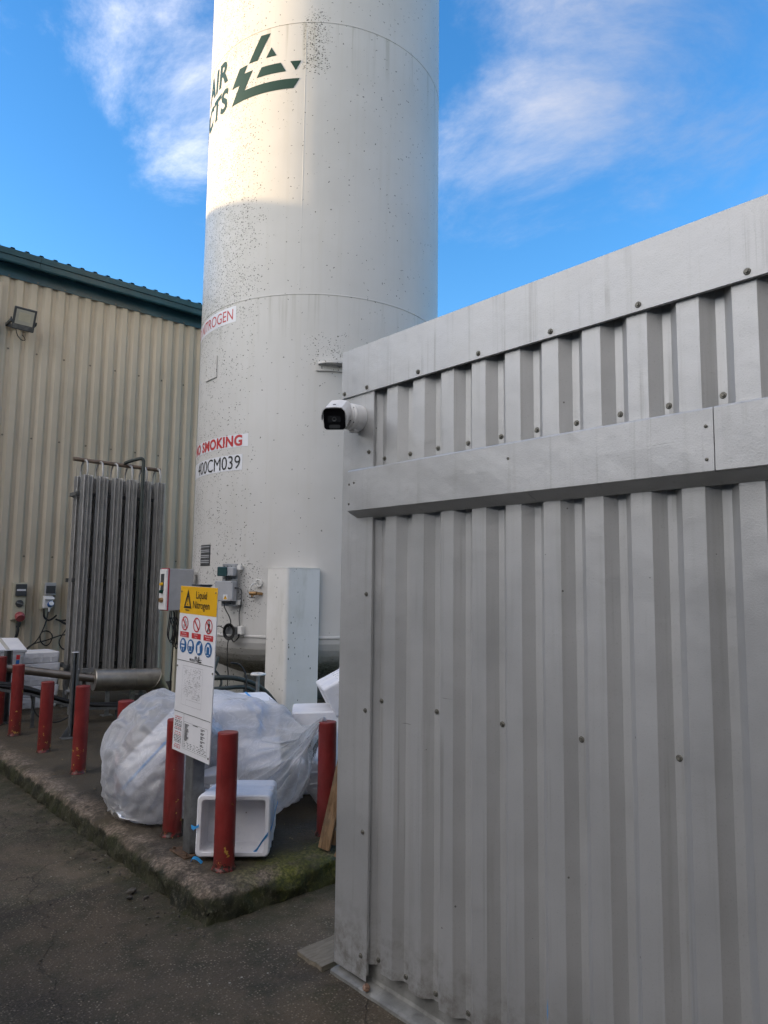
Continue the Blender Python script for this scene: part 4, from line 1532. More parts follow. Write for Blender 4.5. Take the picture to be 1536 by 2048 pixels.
# ================================================================== WALL FITTINGS
def build_switch_sockets():
    Y = 10.999
    # grey-cream interlocked socket with red plug
    r = thing('interlocked_socket', 'cream wall socket with dark window, rotary switch and red plug', 'socket', (2.92, Y, 1.16))
    m = MB()
    m.bx(2.835, 3.005, Y - 0.10, Y, 1.17, 1.685, 0.01, 2)
    m.build('housing', M['cream'], r)
    m = MB()
    m.bx(2.862, 3.006, Y - 0.132, Y - 0.1005, 1.50, 1.665, 0.008, 2)
    m.build('breaker_window', M['dkgrey'], r)
    m = MB()
    m.bx(2.875, 2.99, Y - 0.1345, Y - 0.1325, 1.57, 1.595)
    m.build('breaker_label', M['label'], r)
    m = MB()
    m.lathe((2.925, Y - 0.1005, 1.395), (0, -1, 0), [(0.052, 0), (0.052, 0.012), (0.046, 0.016)], 20)
    sw = m.build('rotary_switch', M['dkgrey'], r)
    m = MB()
    m.box((2.925, Y - 0.125, 1.395), (0.085, 0.018, 0.022), (0, radians(18), 0), 0.003)
    m.build('switch_handle', M['galvdark'], sw)
    m = MB()
    m.lathe((2.935, Y - 0.09, 1.235), (0, -0.86, -0.5), [(0.055, 0), (0.062, 0.02), (0.062, 0.07), (0.052, 0.09), (0.05, 0.09)], 20)
    m.build('red_plug', M['redplast'], r)
    m = MB()
    m.lathe((2.93, Y - 0.10, 1.185), (0, -0.25, -1), [(0.034, 0), (0.03, 0.07), (0.018, 0.12)], 14)
    m.build('cable_boot', M['black'], r)
    # white socket with blue plug
    r = thing('plug_socket', 'white wall socket with blue plug right of the rotary switch', 'socket', (3.30, Y, 1.30))
    m = MB()
    m.bx(3.215, 3.335, Y - 0.07, Y, 1.31, 1.68, 0.006, 2)
    m.build('backbox', M['cream'], r)
    m = MB()
    m.bx(3.25, 3.392, Y - 0.135, Y - 0.0705, 1.515, 1.69, 0.008, 2)
    m.build('breaker_cover', M['grey'], r)
    m = MB()
    m.bx(3.257, 3.385, Y - 0.1385, Y - 0.1355, 1.535, 1.645, 0.001)
    m.build('breaker_window', M['dkgrey'], r)
    m = MB()
    m.bx(3.232, 3.365, Y - 0.13, Y - 0.0705, 1.325, 1.505, 0.016, 3)
    m.build('socket_body', M['white'], r)
    m = MB()
    m.box((3.312, Y - 0.14, 1.462), (0.125, 0.03, 0.038), (radians(-20), 0, 0), 0.006)
    m.build('flap', M['white'], r)
    m = MB()
    m.lathe((3.322, Y - 0.12, 1.372), (0.1, -0.8, 0.35), [(0.036, 0), (0.041, 0.02), (0.041, 0.055)], 18)
    pl = m.build('blue_plug', M['blue'], r)
    m = MB()
    m.lathe((3.328, Y - 0.165, 1.392), (0.1, -0.8, 0.35), [(0.033, 0), (0.033, 0.012), (0.012, 0.013)], 18)
    m.build('plug_cap', M['white'], pl)
    m = MB()
    m.cyl((3.318, Y - 0.14, 1.335), (3.312, Y - 0.135, 1.275), 0.018, 0.011, 10)
    m.build('plug_gland', M['white'], pl)
    # third box half hidden by the finned tubes
    r = thing('narrow_switch_box', 'narrow cream switch box half hidden behind the finned tubes', 'socket', (3.66, Y, 1.32))
    m = MB()
    m.bx(3.60, 3.74, Y - 0.09, Y, 1.33, 1.695, 0.006, 2)
    m.build('housing', M['cream'], r)
    m = MB()
    m.bx(3.59, 3.5995, Y - 0.07, Y - 0.05, 1.53, 1.56)
    m.bx(3.585, 3.5995, Y - 0.06, Y - 0.05, 1.49, 1.50)
    m.build('latch', M['dkgrey'], r)


build_switch_sockets()


def wall_cable(name, pts, rad, label, yy=10.93):
    m = MB()
    m.tube([(x, yy - 0.012 * (i % 2), z) for i, (x, z) in enumerate(pts)], rad, 8)
    return tag(m.build(name, M['black'], None, (pts[0][0], yy, pts[0][1])), label, 'cable')


wall_cable('power_cable', [(2.915, 1.09), (2.918, 1.02), (2.894, 0.904), (2.818, 0.784), (2.70, 0.71), (2.55, 0.66), (2.3, 0.62)], 0.020, 'thick black cable leaving the red plug towards the left', 10.88)
wall_cable('socket_tail', [(3.258, 1.315), (3.262, 1.26), (3.275, 1.20), (3.32, 1.156), (3.381, 1.169), (3.44, 1.225)], 0.014, 'short black cable curving from the white socket into the wall')
wall_cable('plug_flex', [(3.312, 1.28), (3.293, 1.157), (3.254, 1.017), (3.182, 0.879), (3.108, 0.798), (3.033, 0.732), (2.95, 0.60)], 0.009, 'thin black flex falling from the blue plug to the boxes', 10.90)
m = MB()
m.tube([(3.395, 10.92, 0.92), (3.374, 10.93, 0.83), (3.314, 10.92, 0.796), (3.251, 10.93, 0.848), (3.231, 10.92, 0.935), (3.262, 10.93, 0.99), (3.315, 10.92, 1.001), (3.37, 10.93, 0.975)], 0.009, 8, True)
m.tube([(3.02, 10.925, 0.725), (3.139, 10.93, 0.818), (3.337, 10.94, 0.872), (3.539, 10.93, 0.936), (3.70, 10.93, 0.919)], 0.009, 8)
tag(m.build('looped_flex', M['black'], None, (3.31, 10.93, 0.8)), 'black flex with one round loop lying against the beige wall', 'cable')
m = MB()
m.tube([(3.436, 10.95, 1.165), (3.507, 10.92, 1.145), (3.64, 10.92, 1.157)], 0.013, 8)
m.tube([(3.48, 10.93, 1.15), (3.56, 10.91, 1.10), (3.68, 10.91, 1.06)], 0.016, 8)
m.tube([(3.63, 10.93, 1.08), (3.532, 10.92, 0.936), (3.497, 10.93, 0.83), (3.543, 10.92, 0.742), (3.64, 10.93, 0.722)], 0.009, 8)
tag(m.build('branching_cables', M['black'], None, (3.55, 10.93, 1.1)), 'black cables branching from the wall behind the finned tubes', 'cable')


def build_floodlight():
    r = thing('wall_floodlight', 'square grey floodlight tilted downwards high on the beige wall', 'floodlight', (2.69, 11.0, 5.38))
    Mx = Matrix.Translation((2.70, 10.70, 5.385)) @ Euler((radians(24), radians(3), radians(-6))).to_matrix().to_4x4() @ Matrix.Scale(0.92, 4)
    # local: x right, y away from viewer, z up; front face at -y
    m = MB()
    m.box((0, 0.03, 0), (0.315, 0.06, 0.345), None, 0.014, 2, Mx)
    b = m.build('housing', M['dkgrey'], r)
    m = MB()
    m.box((0, 0.0005, -0.125), (0.285, 0.006, 0.07), None, 0.002, 1, Mx)
    m.build('driver_cover', M['galvdark'], b)
    m = MB()
    w, h, d = 0.125, 0.105, 0.028
    o, i = [(-w, -0.001, -0.085), (w, -0.001, -0.085), (w, -0.001, 0.14), (-w, -0.001, 0.14)], [(-w * .66, -0.0015, -0.03), (w * .66, -0.0015, -0.03), (w * .66, -0.0015, 0.10), (-w * .66, -0.0015, 0.10)]
    vs = [Mx @ Vector(q) for q in o + i]
    m.add(vs, [(0, 1, 5, 4), (1, 2, 6, 5), (2, 3, 7, 6), (3, 0, 4, 7)])
    m.build('reflector', M['reflector'], b)
    m = MB()
    m.add([Mx @ Vector((x, -0.0016, z)) for x, y, z in i], [(0, 1, 2, 3)])
    m.build('led_panel', M['cream'], b)
    m = MB()
    m.box((-0.175, 0.05, -0.03), (0.02, 0.035, 0.05), None, 0.003, 1, Mx)
    m.box((0.175, 0.05, -0.03), (0.02, 0.035, 0.05), None, 0.003, 1, Mx)
    m.bx(2.53, 2.56, 10.74, 10.998, 5.34, 5.375)
    m.bx(2.84, 2.87, 10.74, 10.998, 5.34, 5.375)
    m.bx(2.53, 2.87, 10.992, 10.998, 5.33, 5.385)
    m.build('mounting_yoke', M['dkgrey'], r)
    m = MB()
    m.tube([Mx @ Vector((-0.09, 0.02, -0.17)), (2.65, 10.80, 5.17), (2.72, 10.86, 5.135), (2.775, 10.9, 5.155), (2.775, 10.95, 5.21), (2.755, 10.985, 5.25)], 0.006, 7)
    m.build('supply_cable', M['black'], r)


build_floodlight()


# ================================================================== CCTV
def build_cctv():
    B = Vector((2.0977, 2.53, 2.478))
    r = thing('cctv_camera', 'white bullet security camera with black face on the shed corner', 'security camera', B)
    m = MB()
    m.lathe(B, (-1, 0, 0), [(0.061, 0), (0.062, 0.004), (0.062, 0.047), (0.0605, 0.049)], 40, True)
    bx_ = m.build('junction_base', M['white'], r)
    m = MB()
    m.lathe(B + V(-0.0495, 0, 0), (-1, 0, 0), [(0.0605, 0), (0.0615, 0.003), (0.0615, 0.013), (0.058, 0.016), (0.051, 0.0165), (0.051, 0.024), (0.047, 0.027), (0.038, 0.0285), (0.033, 0.036), (0.024, 0.046)], 40, True)
    m.build('mounting_ring', M['white'], r)
    m = MB()
    for a in (20, 75, 140, 220, 285, 340):
        d = V(0, cos(radians(a)), sin(radians(a)))
        m.cyl(B + V(-0.0655, 0, 0) + d * 0.0545, B + V(-0.0672, 0, 0) + d * 0.0545, 0.0028, None, 8)
    for a in (40, 130, 220, 310):
        d = V(0, cos(radians(a)), sin(radians(a)))
        m.cyl(B + V(-0.077, 0, 0) + d * 0.0425, B + V(-0.0785, 0, 0) + d * 0.0425, 0.0028, None, 8)
    m.build('ring_screws', M['dkgrey'], bx_)
    m = MB()
    m.bx(B.x - 0.045, B.x - 0.015, B.y - 0.02, B.y + 0.02, B.z - 0.069, B.z - 0.060, 0.002)
    m.build('cable_plug', M['white'], bx_)
    ball = B + V(-0.105, 0.0, -0.002)
    m = MB()
    m.lathe(ball + V(0.03, 0, 0), (-1, 0, 0), [(0.030 * cos(a), 0.03 + 0.030 * sin(a)) for a in [pi * (k / 12 - 0.5) for k in range(13)]], 24, False)
    m.cyl(ball + V(0.06, 0, 0), ball, 0.024, 0.022, 20)
    m.build('ball_joint', M['white'], r)
    # body axis: towards the viewer's left and slightly down
    ax = Vector((-0.74, -0.69, -0.46)).normalized()          # optical axis, pointing out of the face
    side = ax.cross(Vector((0, 0, 1))).normalized()          # points to viewer's left
    upv = side.cross(ax).normalized()
    face_c = Vector((1.900, 2.462, 2.432))
    Mb = Matrix(((side.x, ax.x, upv.x, face_c.x), (side.y, ax.y, upv.y, face_c.y), (side.z, ax.z, upv.z, face_c.z), (0, 0, 0, 1)))

    def rrect(w, h, rad, n=6):
        out = []
        for cx_, cy_, a0 in ((w - rad, h - rad, 0), (-w + rad, h - rad, 90), (-w + rad, -h + rad, 180), (w - rad, -h + rad, 270)):
            for k in range(n + 1):
                a = radians(a0 + 90 * k / n)
                out.append((cx_ + rad * cos(a), cy_ + rad * sin(a)))
        return out

    def loft(secs, caps=True):
        m = MB()
        n = len(secs[0][1])
        vs = []
        for y, poly in secs:
            vs += [Mb @ Vector((x, y, z)) for x, z in poly]
        for s in range(len(secs) - 1):
            m.add(vs[s * n:(s + 2) * n], [(k, (k + 1) % n, n + (k + 1) % n, n + k) for k in range(n)], True)
        if caps:
            m.add(vs[:n], [tuple(range(n))[::-1]])
            m.add(vs[-n:], [tuple(range(n))])
        return m
    bd = loft([(-0.20, rrect(0.034, 0.034, 0.03)), (-0.185, rrect(0.047, 0.046, 0.032)), (-0.15, rrect(0.0505, 0.049, 0.028)), (-0.002, rrect(0.0505, 0.049, 0.016))]).build('body', M['white'], r)
    fc = loft([(-0.0018, rrect(0.0485, 0.047, 0.015)), (0.0025, rrect(0.0475, 0.046, 0.015))]).build('face_glass', M['blackgloss'], bd)
    loft([(0.0027, rrect(0.029, 0.015, 0.002)), (0.0042, rrect(0.0285, 0.0145, 0.002))]).build('lens_window', M['lens'], fc)
    m = MB()
    c = Mb @ Vector((0, 0.0043, 0))
    m.lathe(c, ax, [(0.0105, 0), (0.0105, 0.0012), (0.008, 0.0012), (0.005, 0.0002)], 18, False)
    m.build('lens_ring', M['dkgrey'], fc)
    m = MB()
    po = [(x, z - 0.033) for x, z in rrect(0.025, 0.0085, 0.008)]
    n = len(po)
    m.add([Mb @ Vector((x, 0.0036, z)) for x, z in po], [tuple(range(n))])
    m.build('lamp_strip', M['dkgrey'], fc)
    # sun shield: arched plate over top and upper flanks
    prof = [(-0.058, -0.002), (-0.0575, 0.018), (-0.050, 0.040), (-0.036, 0.0535), (0.0, 0.0565), (0.036, 0.0535), (0.050, 0.040), (0.0575, 0.018), (0.058, -0.002)]
    inn = [(x * 0.955, z - 0.003) for x, z in prof]
    poly = prof + inn[::-1]
    m = MB()
    n = len(poly)
    vs = [Mb @ Vector((x, y, z)) for y in (-0.17, 0.012) for x, z in poly]
    m.add(vs, [(k, (k + 1) % n, n + (k + 1) % n, n + k) for k in range(n)], False)
    h = len(prof)
    for o in (0, n):
        for k in range(h - 1):
            f = (o + k, o + k + 1, o + n - 2 - k, o + n - 1 - k)
            m.add([vs[i] for i in f], [(0, 1, 2, 3) if o else (3, 2, 1, 0)])
    sh = m.build('sun_shield', M['white'], r)
    m = MB()
    m.box(Mb @ Vector((0.004, -0.045, 0.0567)), (0.012, 0.02, 0.0015), Mb.to_3x3().to_4x4())
    m.build('shield_clip', M['dkgrey'], sh)
    m = MB()
    m.tube([ball, ball + (Mb @ Vector((0, -0.12, -0.01)) - ball) * 0.5 + V(0, 0, -0.004), Mb @ Vector((0, -0.12, -0.01))], 0.021, 14)
    m.build('neck', M['white'], r)


build_cctv()


# ================================================================== BOLLARDS
def build_bollards():
    data = [((2.204, 8.756), 0.875, (0, 0), 'red bollard cut by the left frame edge, farthest from the viewer'),
            ((2.196, 8.07), 0.850, (0.4, -0.3), 'red bollard in front of the white foam boxes'),
            ((2.205, 7.144), 0.775, (0.4, -0.3), 'shortest red bollard, between two others left of the steel post'),
            ((2.191, 6.19), 0.842, (0.4, -0.3), 'red bollard with yellow chips left of the plastic bags'),
            ((2.19, 5.28), 0.835, (0, 0), 'red bollard mostly hidden behind the left plastic bag'),
            ((2.124, 4.327), 0.846, (0.4, -0.3), 'red bollard behind the lower left corner of the sign'),
            ((2.106, 3.647), 0.874, (0, 0), 'nearest red bollard, in front of the open foam box'),
            ((2.866, 3.722), 0.834, (0, 0), 'red bollard beside the shed with plastic film hooked over it')]
    R_ = 0.0575
    proto = None
    H0 = 0.70
    m = MB()
    prof = [(R_ + 0.012, -0.01), (R_ + 0.009, 0.006), (R_ + 0.002, 0.018), (R_, 0.03), (R_, 0.2), (R_, 0.45), (R_, H0 - 0.006), (R_ - 0.002, H0 - 0.001), (R_ - 0.007, H0)]
    m.lathe((0, 0, 0), (0, 0, 1), prof, 32, False)
    body_me = bpy.data.meshes.new('bollard_post')
    for i, v in enumerate(m.v):
        if v.z < 0.02:
            k = 1 + 0.10 * noise.noise(Vector((v.x * 30, v.y * 30, 2)))
            v.x *= k
            v.y *= k
    body_me.from_pydata([tuple(v) for v in m.v], [], m.f)
    body_me.polygons.foreach_set('use_smooth', m.s)
    body_me.materials.append(M['red'])
    m = MB()
    m.lathe((0, 0, 0), (0, 0, 1), [(R_ - 0.005, -0.004), (R_ - 0.0065, 0.0), (R_ - 0.012, 0.0012), (0.0001, 0.0016)], 32, False)
    cap_me = bpy.data.meshes.new('bollard_cap')
    cap_me.from_pydata([tuple(v) for v in m.v], [], m.f)
    cap_me.polygons.foreach_set('use_smooth', m.s)
    cap_me.materials.append(M['red'])
    for (xy, zt, tilt, label) in data:
        r = thing('red_bollard', label, 'bollard', (xy[0], xy[1], ZS), 'red bollards round the plinth')
        r.rotation_euler = (radians(tilt[1]), radians(tilt[0]), 0)
        o = bpy.data.objects.new('post', body_me)
        o.parent = r
        s = (zt - ZS) / H0
        o.scale = (1, 1, s)
        COL.objects.link(o)
        c = bpy.data.objects.new('cap', cap_me)
        c.parent = r
        c.location = (0, 0, zt - ZS)
        COL.objects.link(c)


build_bollards()


# ================================================================== SIGN
def build_sign():
    r = thing('warning_sign', 'tall white liquid nitrogen warning sign with yellow header on a post', 'sign', (2.07, 3.99, ZS))
    W_, H_ = 0.462, 0.985
    cy_, cz_ = 3.9285, 1.190
    tilt = radians(2.0)

    def sp(s, t, d):
        """s right, t up from the board centre, d proud of its face"""
        s2 = s * cos(tilt) + t * sin(tilt) * 1
        t2 = -s * sin(tilt) * 0.6 + t * cos(tilt)
        return Vector((2.030 - d, cy_ - s2, cz_ + t2))

    m = MB()
    vs = [sp(s, t, d) for d in (0.0, -0.006) for s, t in ((-W_ / 2, -H_ / 2), (W_ / 2, -H_ / 2), (W_ / 2, H_ / 2), (-W_ / 2, H_ / 2))]
    m.add(vs, [(0, 1, 2, 3), (7, 6, 5, 4), (0, 4, 5, 1), (1, 5, 6, 2), (2, 6, 7, 3), (3, 7, 4, 0)])
    board = m.build('board', M['board'], r)

    def rect(s0, s1, t0, t1, d, name, mat, par=board):
        m = MB()
        m.add([sp(s, t, d) for s, t in ((s0, t0), (s1, t0), (s1, t1), (s0, t1))], [(0, 1, 2, 3)])
        return m.build(name, M[mat], par)

    def disc(s, t, r0, r1, d, name, mat, n=28, par=board):
        m = MB()
        if r1 > 0:
            vs = [sp(s + rr * cos(2 * pi * k / n), t + rr * sin(2 * pi * k / n), d) for rr in (r0, r1) for k in range(n)]
            m.add(vs, [(k, (k + 1) % n, n + (k + 1) % n, n + k) for k in range(n)])
        else:
            m.add([sp(s + r0 * cos(2 * pi * k / n), t + r0 * sin(2 * pi * k / n), d) for k in range(n)], [tuple(range(n))])
        return m.build(name, M[mat], par)

    def poly(pts, d, mb):
        mb.add([sp(s, t, d) for s, t in pts], [tuple(range(len(pts)))])

    def txt(body, s, t, h, xs, mat, d=0.0030, bold=0.0, align='LEFT', name='lettering', par=board):
        v, f = text2d(body, h, xs, bold, align)
        m = MB()
        m.add([sp(s + x, t + y, d) for x, y in v], f)
        return m.build(name, M[mat], par)

    Lx, Ty = -W_ / 2, H_ / 2
    # yellow header
    rect(Lx + 0.001, -Lx - 0.001, Ty - 0.165, Ty - 0.001, 0.0012, 'yellow_header', 'yellow')
    txt('Liquid', -0.028, Ty - 0.070, 0.043, 0.93, 'blackprint', bold=0.0005)
    txt('Nitrogen', -0.062, Ty - 0.128, 0.043, 0.93, 'blackprint', bold=0.0005)
    m = MB()
    a, b = [(-0.176, Ty - 0.133), (-0.078, Ty - 0.133), (-0.127, Ty - 0.018)], [(-0.156, Ty - 0.120), (-0.098, Ty - 0.120), (-0.127, Ty - 0.051)]
    for k in range(3):
        poly([a[k], a[(k + 1) % 3], b[(k + 1) % 3], b[k]], 0.0030, m)
    poly([(-0.1315, Ty - 0.058), (-0.1225, Ty - 0.058), (-0.1245, Ty - 0.098), (-0.1295, Ty - 0.098)][::-1], 0.0032, m)
    poly([(-0.131, Ty - 0.115), (-0.123, Ty - 0.115), (-0.123, Ty - 0.105), (-0.131, Ty - 0.105)], 0.0032, m)
    m.build('warning_triangle', M['blackprint'], board)
    rect(-0.152, -0.102, Ty - 0.147, Ty - 0.141, 0.0030, 'small_print', 'blackprint')
    # prohibition roundels
    for s, kind, lines in ((-0.150, 0, ('No Smoking', 'No Naked Flames')), (0.0, 1, ('No Oil or', 'Grease')), (0.148, 2, ('No Unauthorised', 'Personnel'))):
        t = Ty - 0.225
        disc(s, t, 0.043, 0.0355, 0.0024, 'prohibition_ring', 'redprint')
        m = MB()
        d = 0.0275
        w = 0.0034
        poly([(s - d - w, t + d - w), (s - d + w, t + d + w), (s + d + w, t - d + w), (s + d - w, t - d - w)], 0.0034, m)
        m.build('prohibition_bar', M['redprint'], board)
        m = MB()
        if kind == 0:
            poly([(s - 0.018, t - 0.028), (s - 0.006, t - 0.030), (s - 0.002, t - 0.010), (s - 0.016, t - 0.004)], 0.0022, m)
            poly([(s - 0.004, t - 0.002), (s + 0.002, t - 0.002), (s + 0.006, t + 0.026), (s + 0.001, t + 0.028)], 0.0022, m)
            poly([(s + 0.014, t - 0.012), (s + 0.018, t - 0.012), (s + 0.024, t + 0.012), (s + 0.019, t + 0.015)], 0.0022, m)
            m.build('symbol', M['greyprint'], board)
        elif kind == 2:
            poly([(s - 0.010, t - 0.010), (s + 0.010, t - 0.010), (s + 0.013, t + 0.014), (s + 0.004, t + 0.020), (s - 0.006, t + 0.018)], 0.0022, m)
            poly([(s - 0.010, t - 0.010), (s - 0.001, t - 0.010), (s - 0.012, t - 0.032), (s - 0.020, t - 0.030)][::-1], 0.0022, m)
            poly([(s + 0.001, t - 0.010), (s + 0.010, t - 0.010), (s + 0.012, t - 0.033), (s + 0.004, t - 0.033)][::-1], 0.0022, m)
            poly([(s + 0.006 * cos(k * pi / 5), t + 0.027 + 0.006 * sin(k * pi / 5)) for k in range(10)], 0.0022, m)
            m.build('symbol', M['blackprint'], board)
        rect(s - 0.056, s + 0.056, t - 0.082, t - 0.050, 0.0016, 'red_caption', 'redprint')
        txt(lines[0], s, t - 0.063, 0.0085, 0.9, 'label', 0.0030, 0, 'CENTER')
        txt(lines[1], s, t - 0.078, 0.0085, 0.9, 'label', 0.0030, 0, 'CENTER')
    # mandatory roundels
    for k, s in enumerate((-0.160, -0.062, 0.046, 0.155)):
        t = Ty - 0.357
        disc(s, t, 0.043, 0, 0.0020, 'mandatory_disc', 'blueprint')
        m = MB()
        if k == 0:
            poly([(s - 0.022, t + 0.010), (s + 0.022, t + 0.010), (s + 0.016, t + 0.028), (s, t + 0.036), (s - 0.016, t + 0.028)], 0.0034, m)
            poly([(s - 0.022, t - 0.010), (s + 0.022, t - 0.010), (s + 0.022, t + 0.001), (s - 0.022, t + 0.001)], 0.0034, m)
            poly([(s - 0.015, t - 0.030), (s - 0.010, t - 0.033), (s - 0.010, t - 0.014), (s - 0.015, t - 0.014)], 0.0034, m)
            poly([(s + 0.010, t - 0.033), (s + 0.015, t - 0.030), (s + 0.015, t - 0.014), (s + 0.010, t - 0.014)], 0.0034, m)
        elif k == 1:
            poly([(s - 0.026, t + 0.002), (s + 0.026, t + 0.002), (s + 0.022, t + 0.020), (s + 0.010, t + 0.033), (s - 0.010, t + 0.033), (s - 0.022, t + 0.020)], 0.0034, m)
            poly([(s - 0.020, t - 0.018), (s - 0.015, t - 0.024), (s - 0.015, t - 0.002), (s - 0.020, t - 0.002)], 0.0034, m)
            poly([(s + 0.015, t - 0.024), (s + 0.020, t - 0.018), (s + 0.020, t - 0.002), (s + 0.015, t - 0.002)], 0.0034, m)
            poly([(s - 0.015, t - 0.030), (s + 0.015, t - 0.030), (s + 0.015, t - 0.026), (s - 0.015, t - 0.026)], 0.0034, m)
        elif k == 2:
            poly([(s - 0.018, t - 0.032), (s + 0.014, t - 0.026), (s + 0.010, t + 0.002), (s - 0.006, t + 0.020), (s - 0.020, t + 0.012)], 0.0034, m)
            poly([(s + 0.000, t + 0.014), (s + 0.010, t + 0.006), (s + 0.022, t + 0.028), (s + 0.012, t + 0.034)], 0.0034, m)
        else:
            poly([(s - 0.028, t - 0.022), (s - 0.017, t - 0.022), (s - 0.017, t + 0.020), (s - 0.026, t + 0.012)], 0.0034, m)
            poly([(s + 0.017, t - 0.022), (s + 0.028, t - 0.022), (s + 0.026, t + 0.012), (s + 0.017, t + 0.020)], 0.0034, m)
            poly([(s - 0.017, t + 0.016), (s + 0.017, t + 0.016), (s + 0.012, t + 0.031), (s - 0.012, t + 0.031)], 0.0034, m)
            poly([(s - 0.012, t - 0.034), (s + 0.012, t - 0.034), (s + 0.012, t - 0.030), (s - 0.012, t - 0.030)], 0.0034, m)
        m.build('symbol', M['label'], board)
    # small company mark
    txt('AIR', 0.028, Ty - 0.422, 0.014, 1.0, 'blackprint', 0.0026, 0.0006, 'RIGHT')
    txt('PRODUCTS', 0.028, Ty - 0.440, 0.014, 0.9, 'blackprint', 0.0026, 0.0006, 'RIGHT')
    m = MB()
    s, t = 0.034, Ty - 0.441
    for pl in ([(0.012, 0.036), (0.020, 0.036), (0.010, 0.018), (0.002, 0.018)], [(0.0, 0.000), (0.046, 0.0), (0.050, 0.008), (0.012, 0.008), (0.018, 0.018), (0.004, 0.018)],
               [(0.016, 0.014), (0.022, 0.020), (0.034, 0.020), (0.038, 0.014)], [(0.042, 0.018), (0.046, 0.013), (0.050, 0.019)], [(0.022, 0.025), (0.030, 0.025), (0.026, 0.031)]):
        poly([(s + x, t + y) for x, y in pl], 0.0026, m)
    m.build('logo', M['blackprint'], board)
    rect(Lx + 0.004, -Lx - 0.004, Ty - 0.4485, Ty - 0.4455, 0.0026, 'dividing_line', 'blackprint')
    rect(Lx + 0.004, -Lx - 0.004, Ty - 0.7545, Ty - 0.7515, 0.0026, 'dividing_line', 'blackprint')
    rect(-0.0965, -0.0945, -Ty + 0.035, Ty - 0.756, 0.0026, 'dividing_line', 'blackprint')
    # faded diagram
    m = MB()
    rnd = random.Random(3)
    x0, x1, y0, y1 = -0.145, 0.105, Ty - 0.705, Ty - 0.475
    for (a0, a1, b0, b1) in ((x0, x1, y0, y0 + 0.001), (x0, x1, y1, y1 + 0.001), (x0, x0 + 0.001, y0, y1), (x1, x1 + 0.001, y0, y1), (x0 + 0.06, x1, y0 + 0.035, y0 + 0.036), (x0 + 0.06, x0 + 0.061, y0, y0 + 0.035)):
        poly([(a0, b0), (a1, b0), (a1, b1), (a0, b1)], 0.0016, m)
    for k in range(240):
        a, b = rnd.uniform(x0 + 0.01, x1 - 0.02), rnd.uniform(y0 + 0.045, y1 - 0.01)
        w, h = (rnd.uniform(0.004, 0.022), 0.0014) if rnd.random() < 0.6 else (0.0014, rnd.uniform(0.004, 0.02))
        poly([(a, b), (a + w, b), (a + w, b + h), (a, b + h)], 0.0018, m)
    m.build('faded_diagram', M['greyprint'], board)
    # text blocks too small to read
    for (mat, blocks) in (('redprint', [(-0.21, -0.125, [0.782, 0.793, 0.846, 0.872, 0.884, 0.944, 0.955, 0.963])]),
                          ('blackprint', [(-0.215, -0.12, [0.806, 0.814, 0.826, 0.835, 0.855, 0.893, 0.902, 0.911, 0.920, 0.929])])):
        m = MB()
        for s0, s1, ts in blocks:
            for t in ts:
                s = s0 + rnd.uniform(0, 0.012)
                while s < s1:
                    w = rnd.uniform(0.006, 0.022)
                    poly([(s, Ty - t - 0.0042), (min(s + w, s1), Ty - t - 0.0042), (min(s + w, s1), Ty - t), (s, Ty - t)], 0.0018, m)
                    s += w + rnd.uniform(0.002, 0.012)
        m.build('small_print', M[mat], board)
    m = MB()
    a0, a1, b0, b1 = -0.088, 0.198, Ty - 0.955, Ty - 0.80
    for (p0, p1, q0, q1) in ((a0, a1, b0, b0 + 0.001), (a0, a1, b1, b1 + 0.001), (a0, a0 + 0.001, b0, b1), (a1, a1 + 0.001, b0, b1)):
        poly([(p0, q0), (p1, q0), (p1, q1), (p0, q1)], 0.0018, m)
    for k in range(15):
        t = b1 - 0.014 - 0.0066 * k
        for (s, w) in ((a0 + 0.008, rnd.uniform(0.03, 0.055)), (a1 - 0.08, rnd.uniform(0.02, 0.06))):
            if s > 0 and k in (2, 5, 9, 12):
                continue
            poly([(s, t), (s + w, t), (s + w, t + 0.0040), (s, t + 0.0040)], 0.0018, m)
    for k in range(4):
        t = b0 + 0.010 + 0.009 * k
        s = a0 + 0.008
        while s < a1 - 0.02:
            w = rnd.uniform(0.008, 0.03)
            poly([(s, t), (s + w, t), (s + w, t + 0.0026), (s, t + 0.0026)], 0.0018, m)
            s += w + rnd.uniform(0.006, 0.03)
    poly([(0.02, b1 - 0.006), (0.08, b1 - 0.006), (0.08, b1 - 0.002), (0.02, b1 - 0.002)], 0.0018, m)
    m.build('small_print', M['blackprint'], board)
    for (s, t) in ((Lx + 0.018, Ty - 0.035), (-Lx - 0.02, Ty - 0.03), (Lx + 0.012, Ty - 0.485), (-Lx - 0.012, Ty - 0.485), (-Lx - 0.012, -Ty + 0.03)):
        m = MB()
        m.lathe(sp(s, t, 0.0), (-1, 0, 0), [(0.006, 0), (0.006, 0.003), (0.003, 0.0045)], 10)
        m.build('screw', M['screw'], board)
    # post with two visible faces, on a base plate
    m = MB()
    m.bx(2.040, 2.12, 3.925, 4.015, ZS + 0.012, 1.686, 0.006, 2)
    po = m.build('post', M['galvdark'], r)
    m = MB()
    m.box((2.08, 3.99, ZS + 0.006), (0.17, 0.19, 0.011), None, 0.002)
    for sx in (-0.065, 0.065):
        for sy in (-0.075, 0.075):
            m.cyl((2.08 + sx, 3.99 + sy, ZS + 0.011), (2.08 + sx, 3.99 + sy, ZS + 0.024), 0.009, None, 6)
    m.build('base_plate', M['rust'], r)
    m = MB()
    m.bx(2.036, 2.124, 3.92, 4.02, 1.6862, 1.696, 0.002)
    m.build('post_cap', M['dkgrey'], po)
    m = MB()
    for z in (0.95, 1.45):
        m.bx(2.0365, 2.0398, 3.74, 4.12, z, z + 0.03)
    m.build('mounting_rail', M['galv'], r)


build_sign()


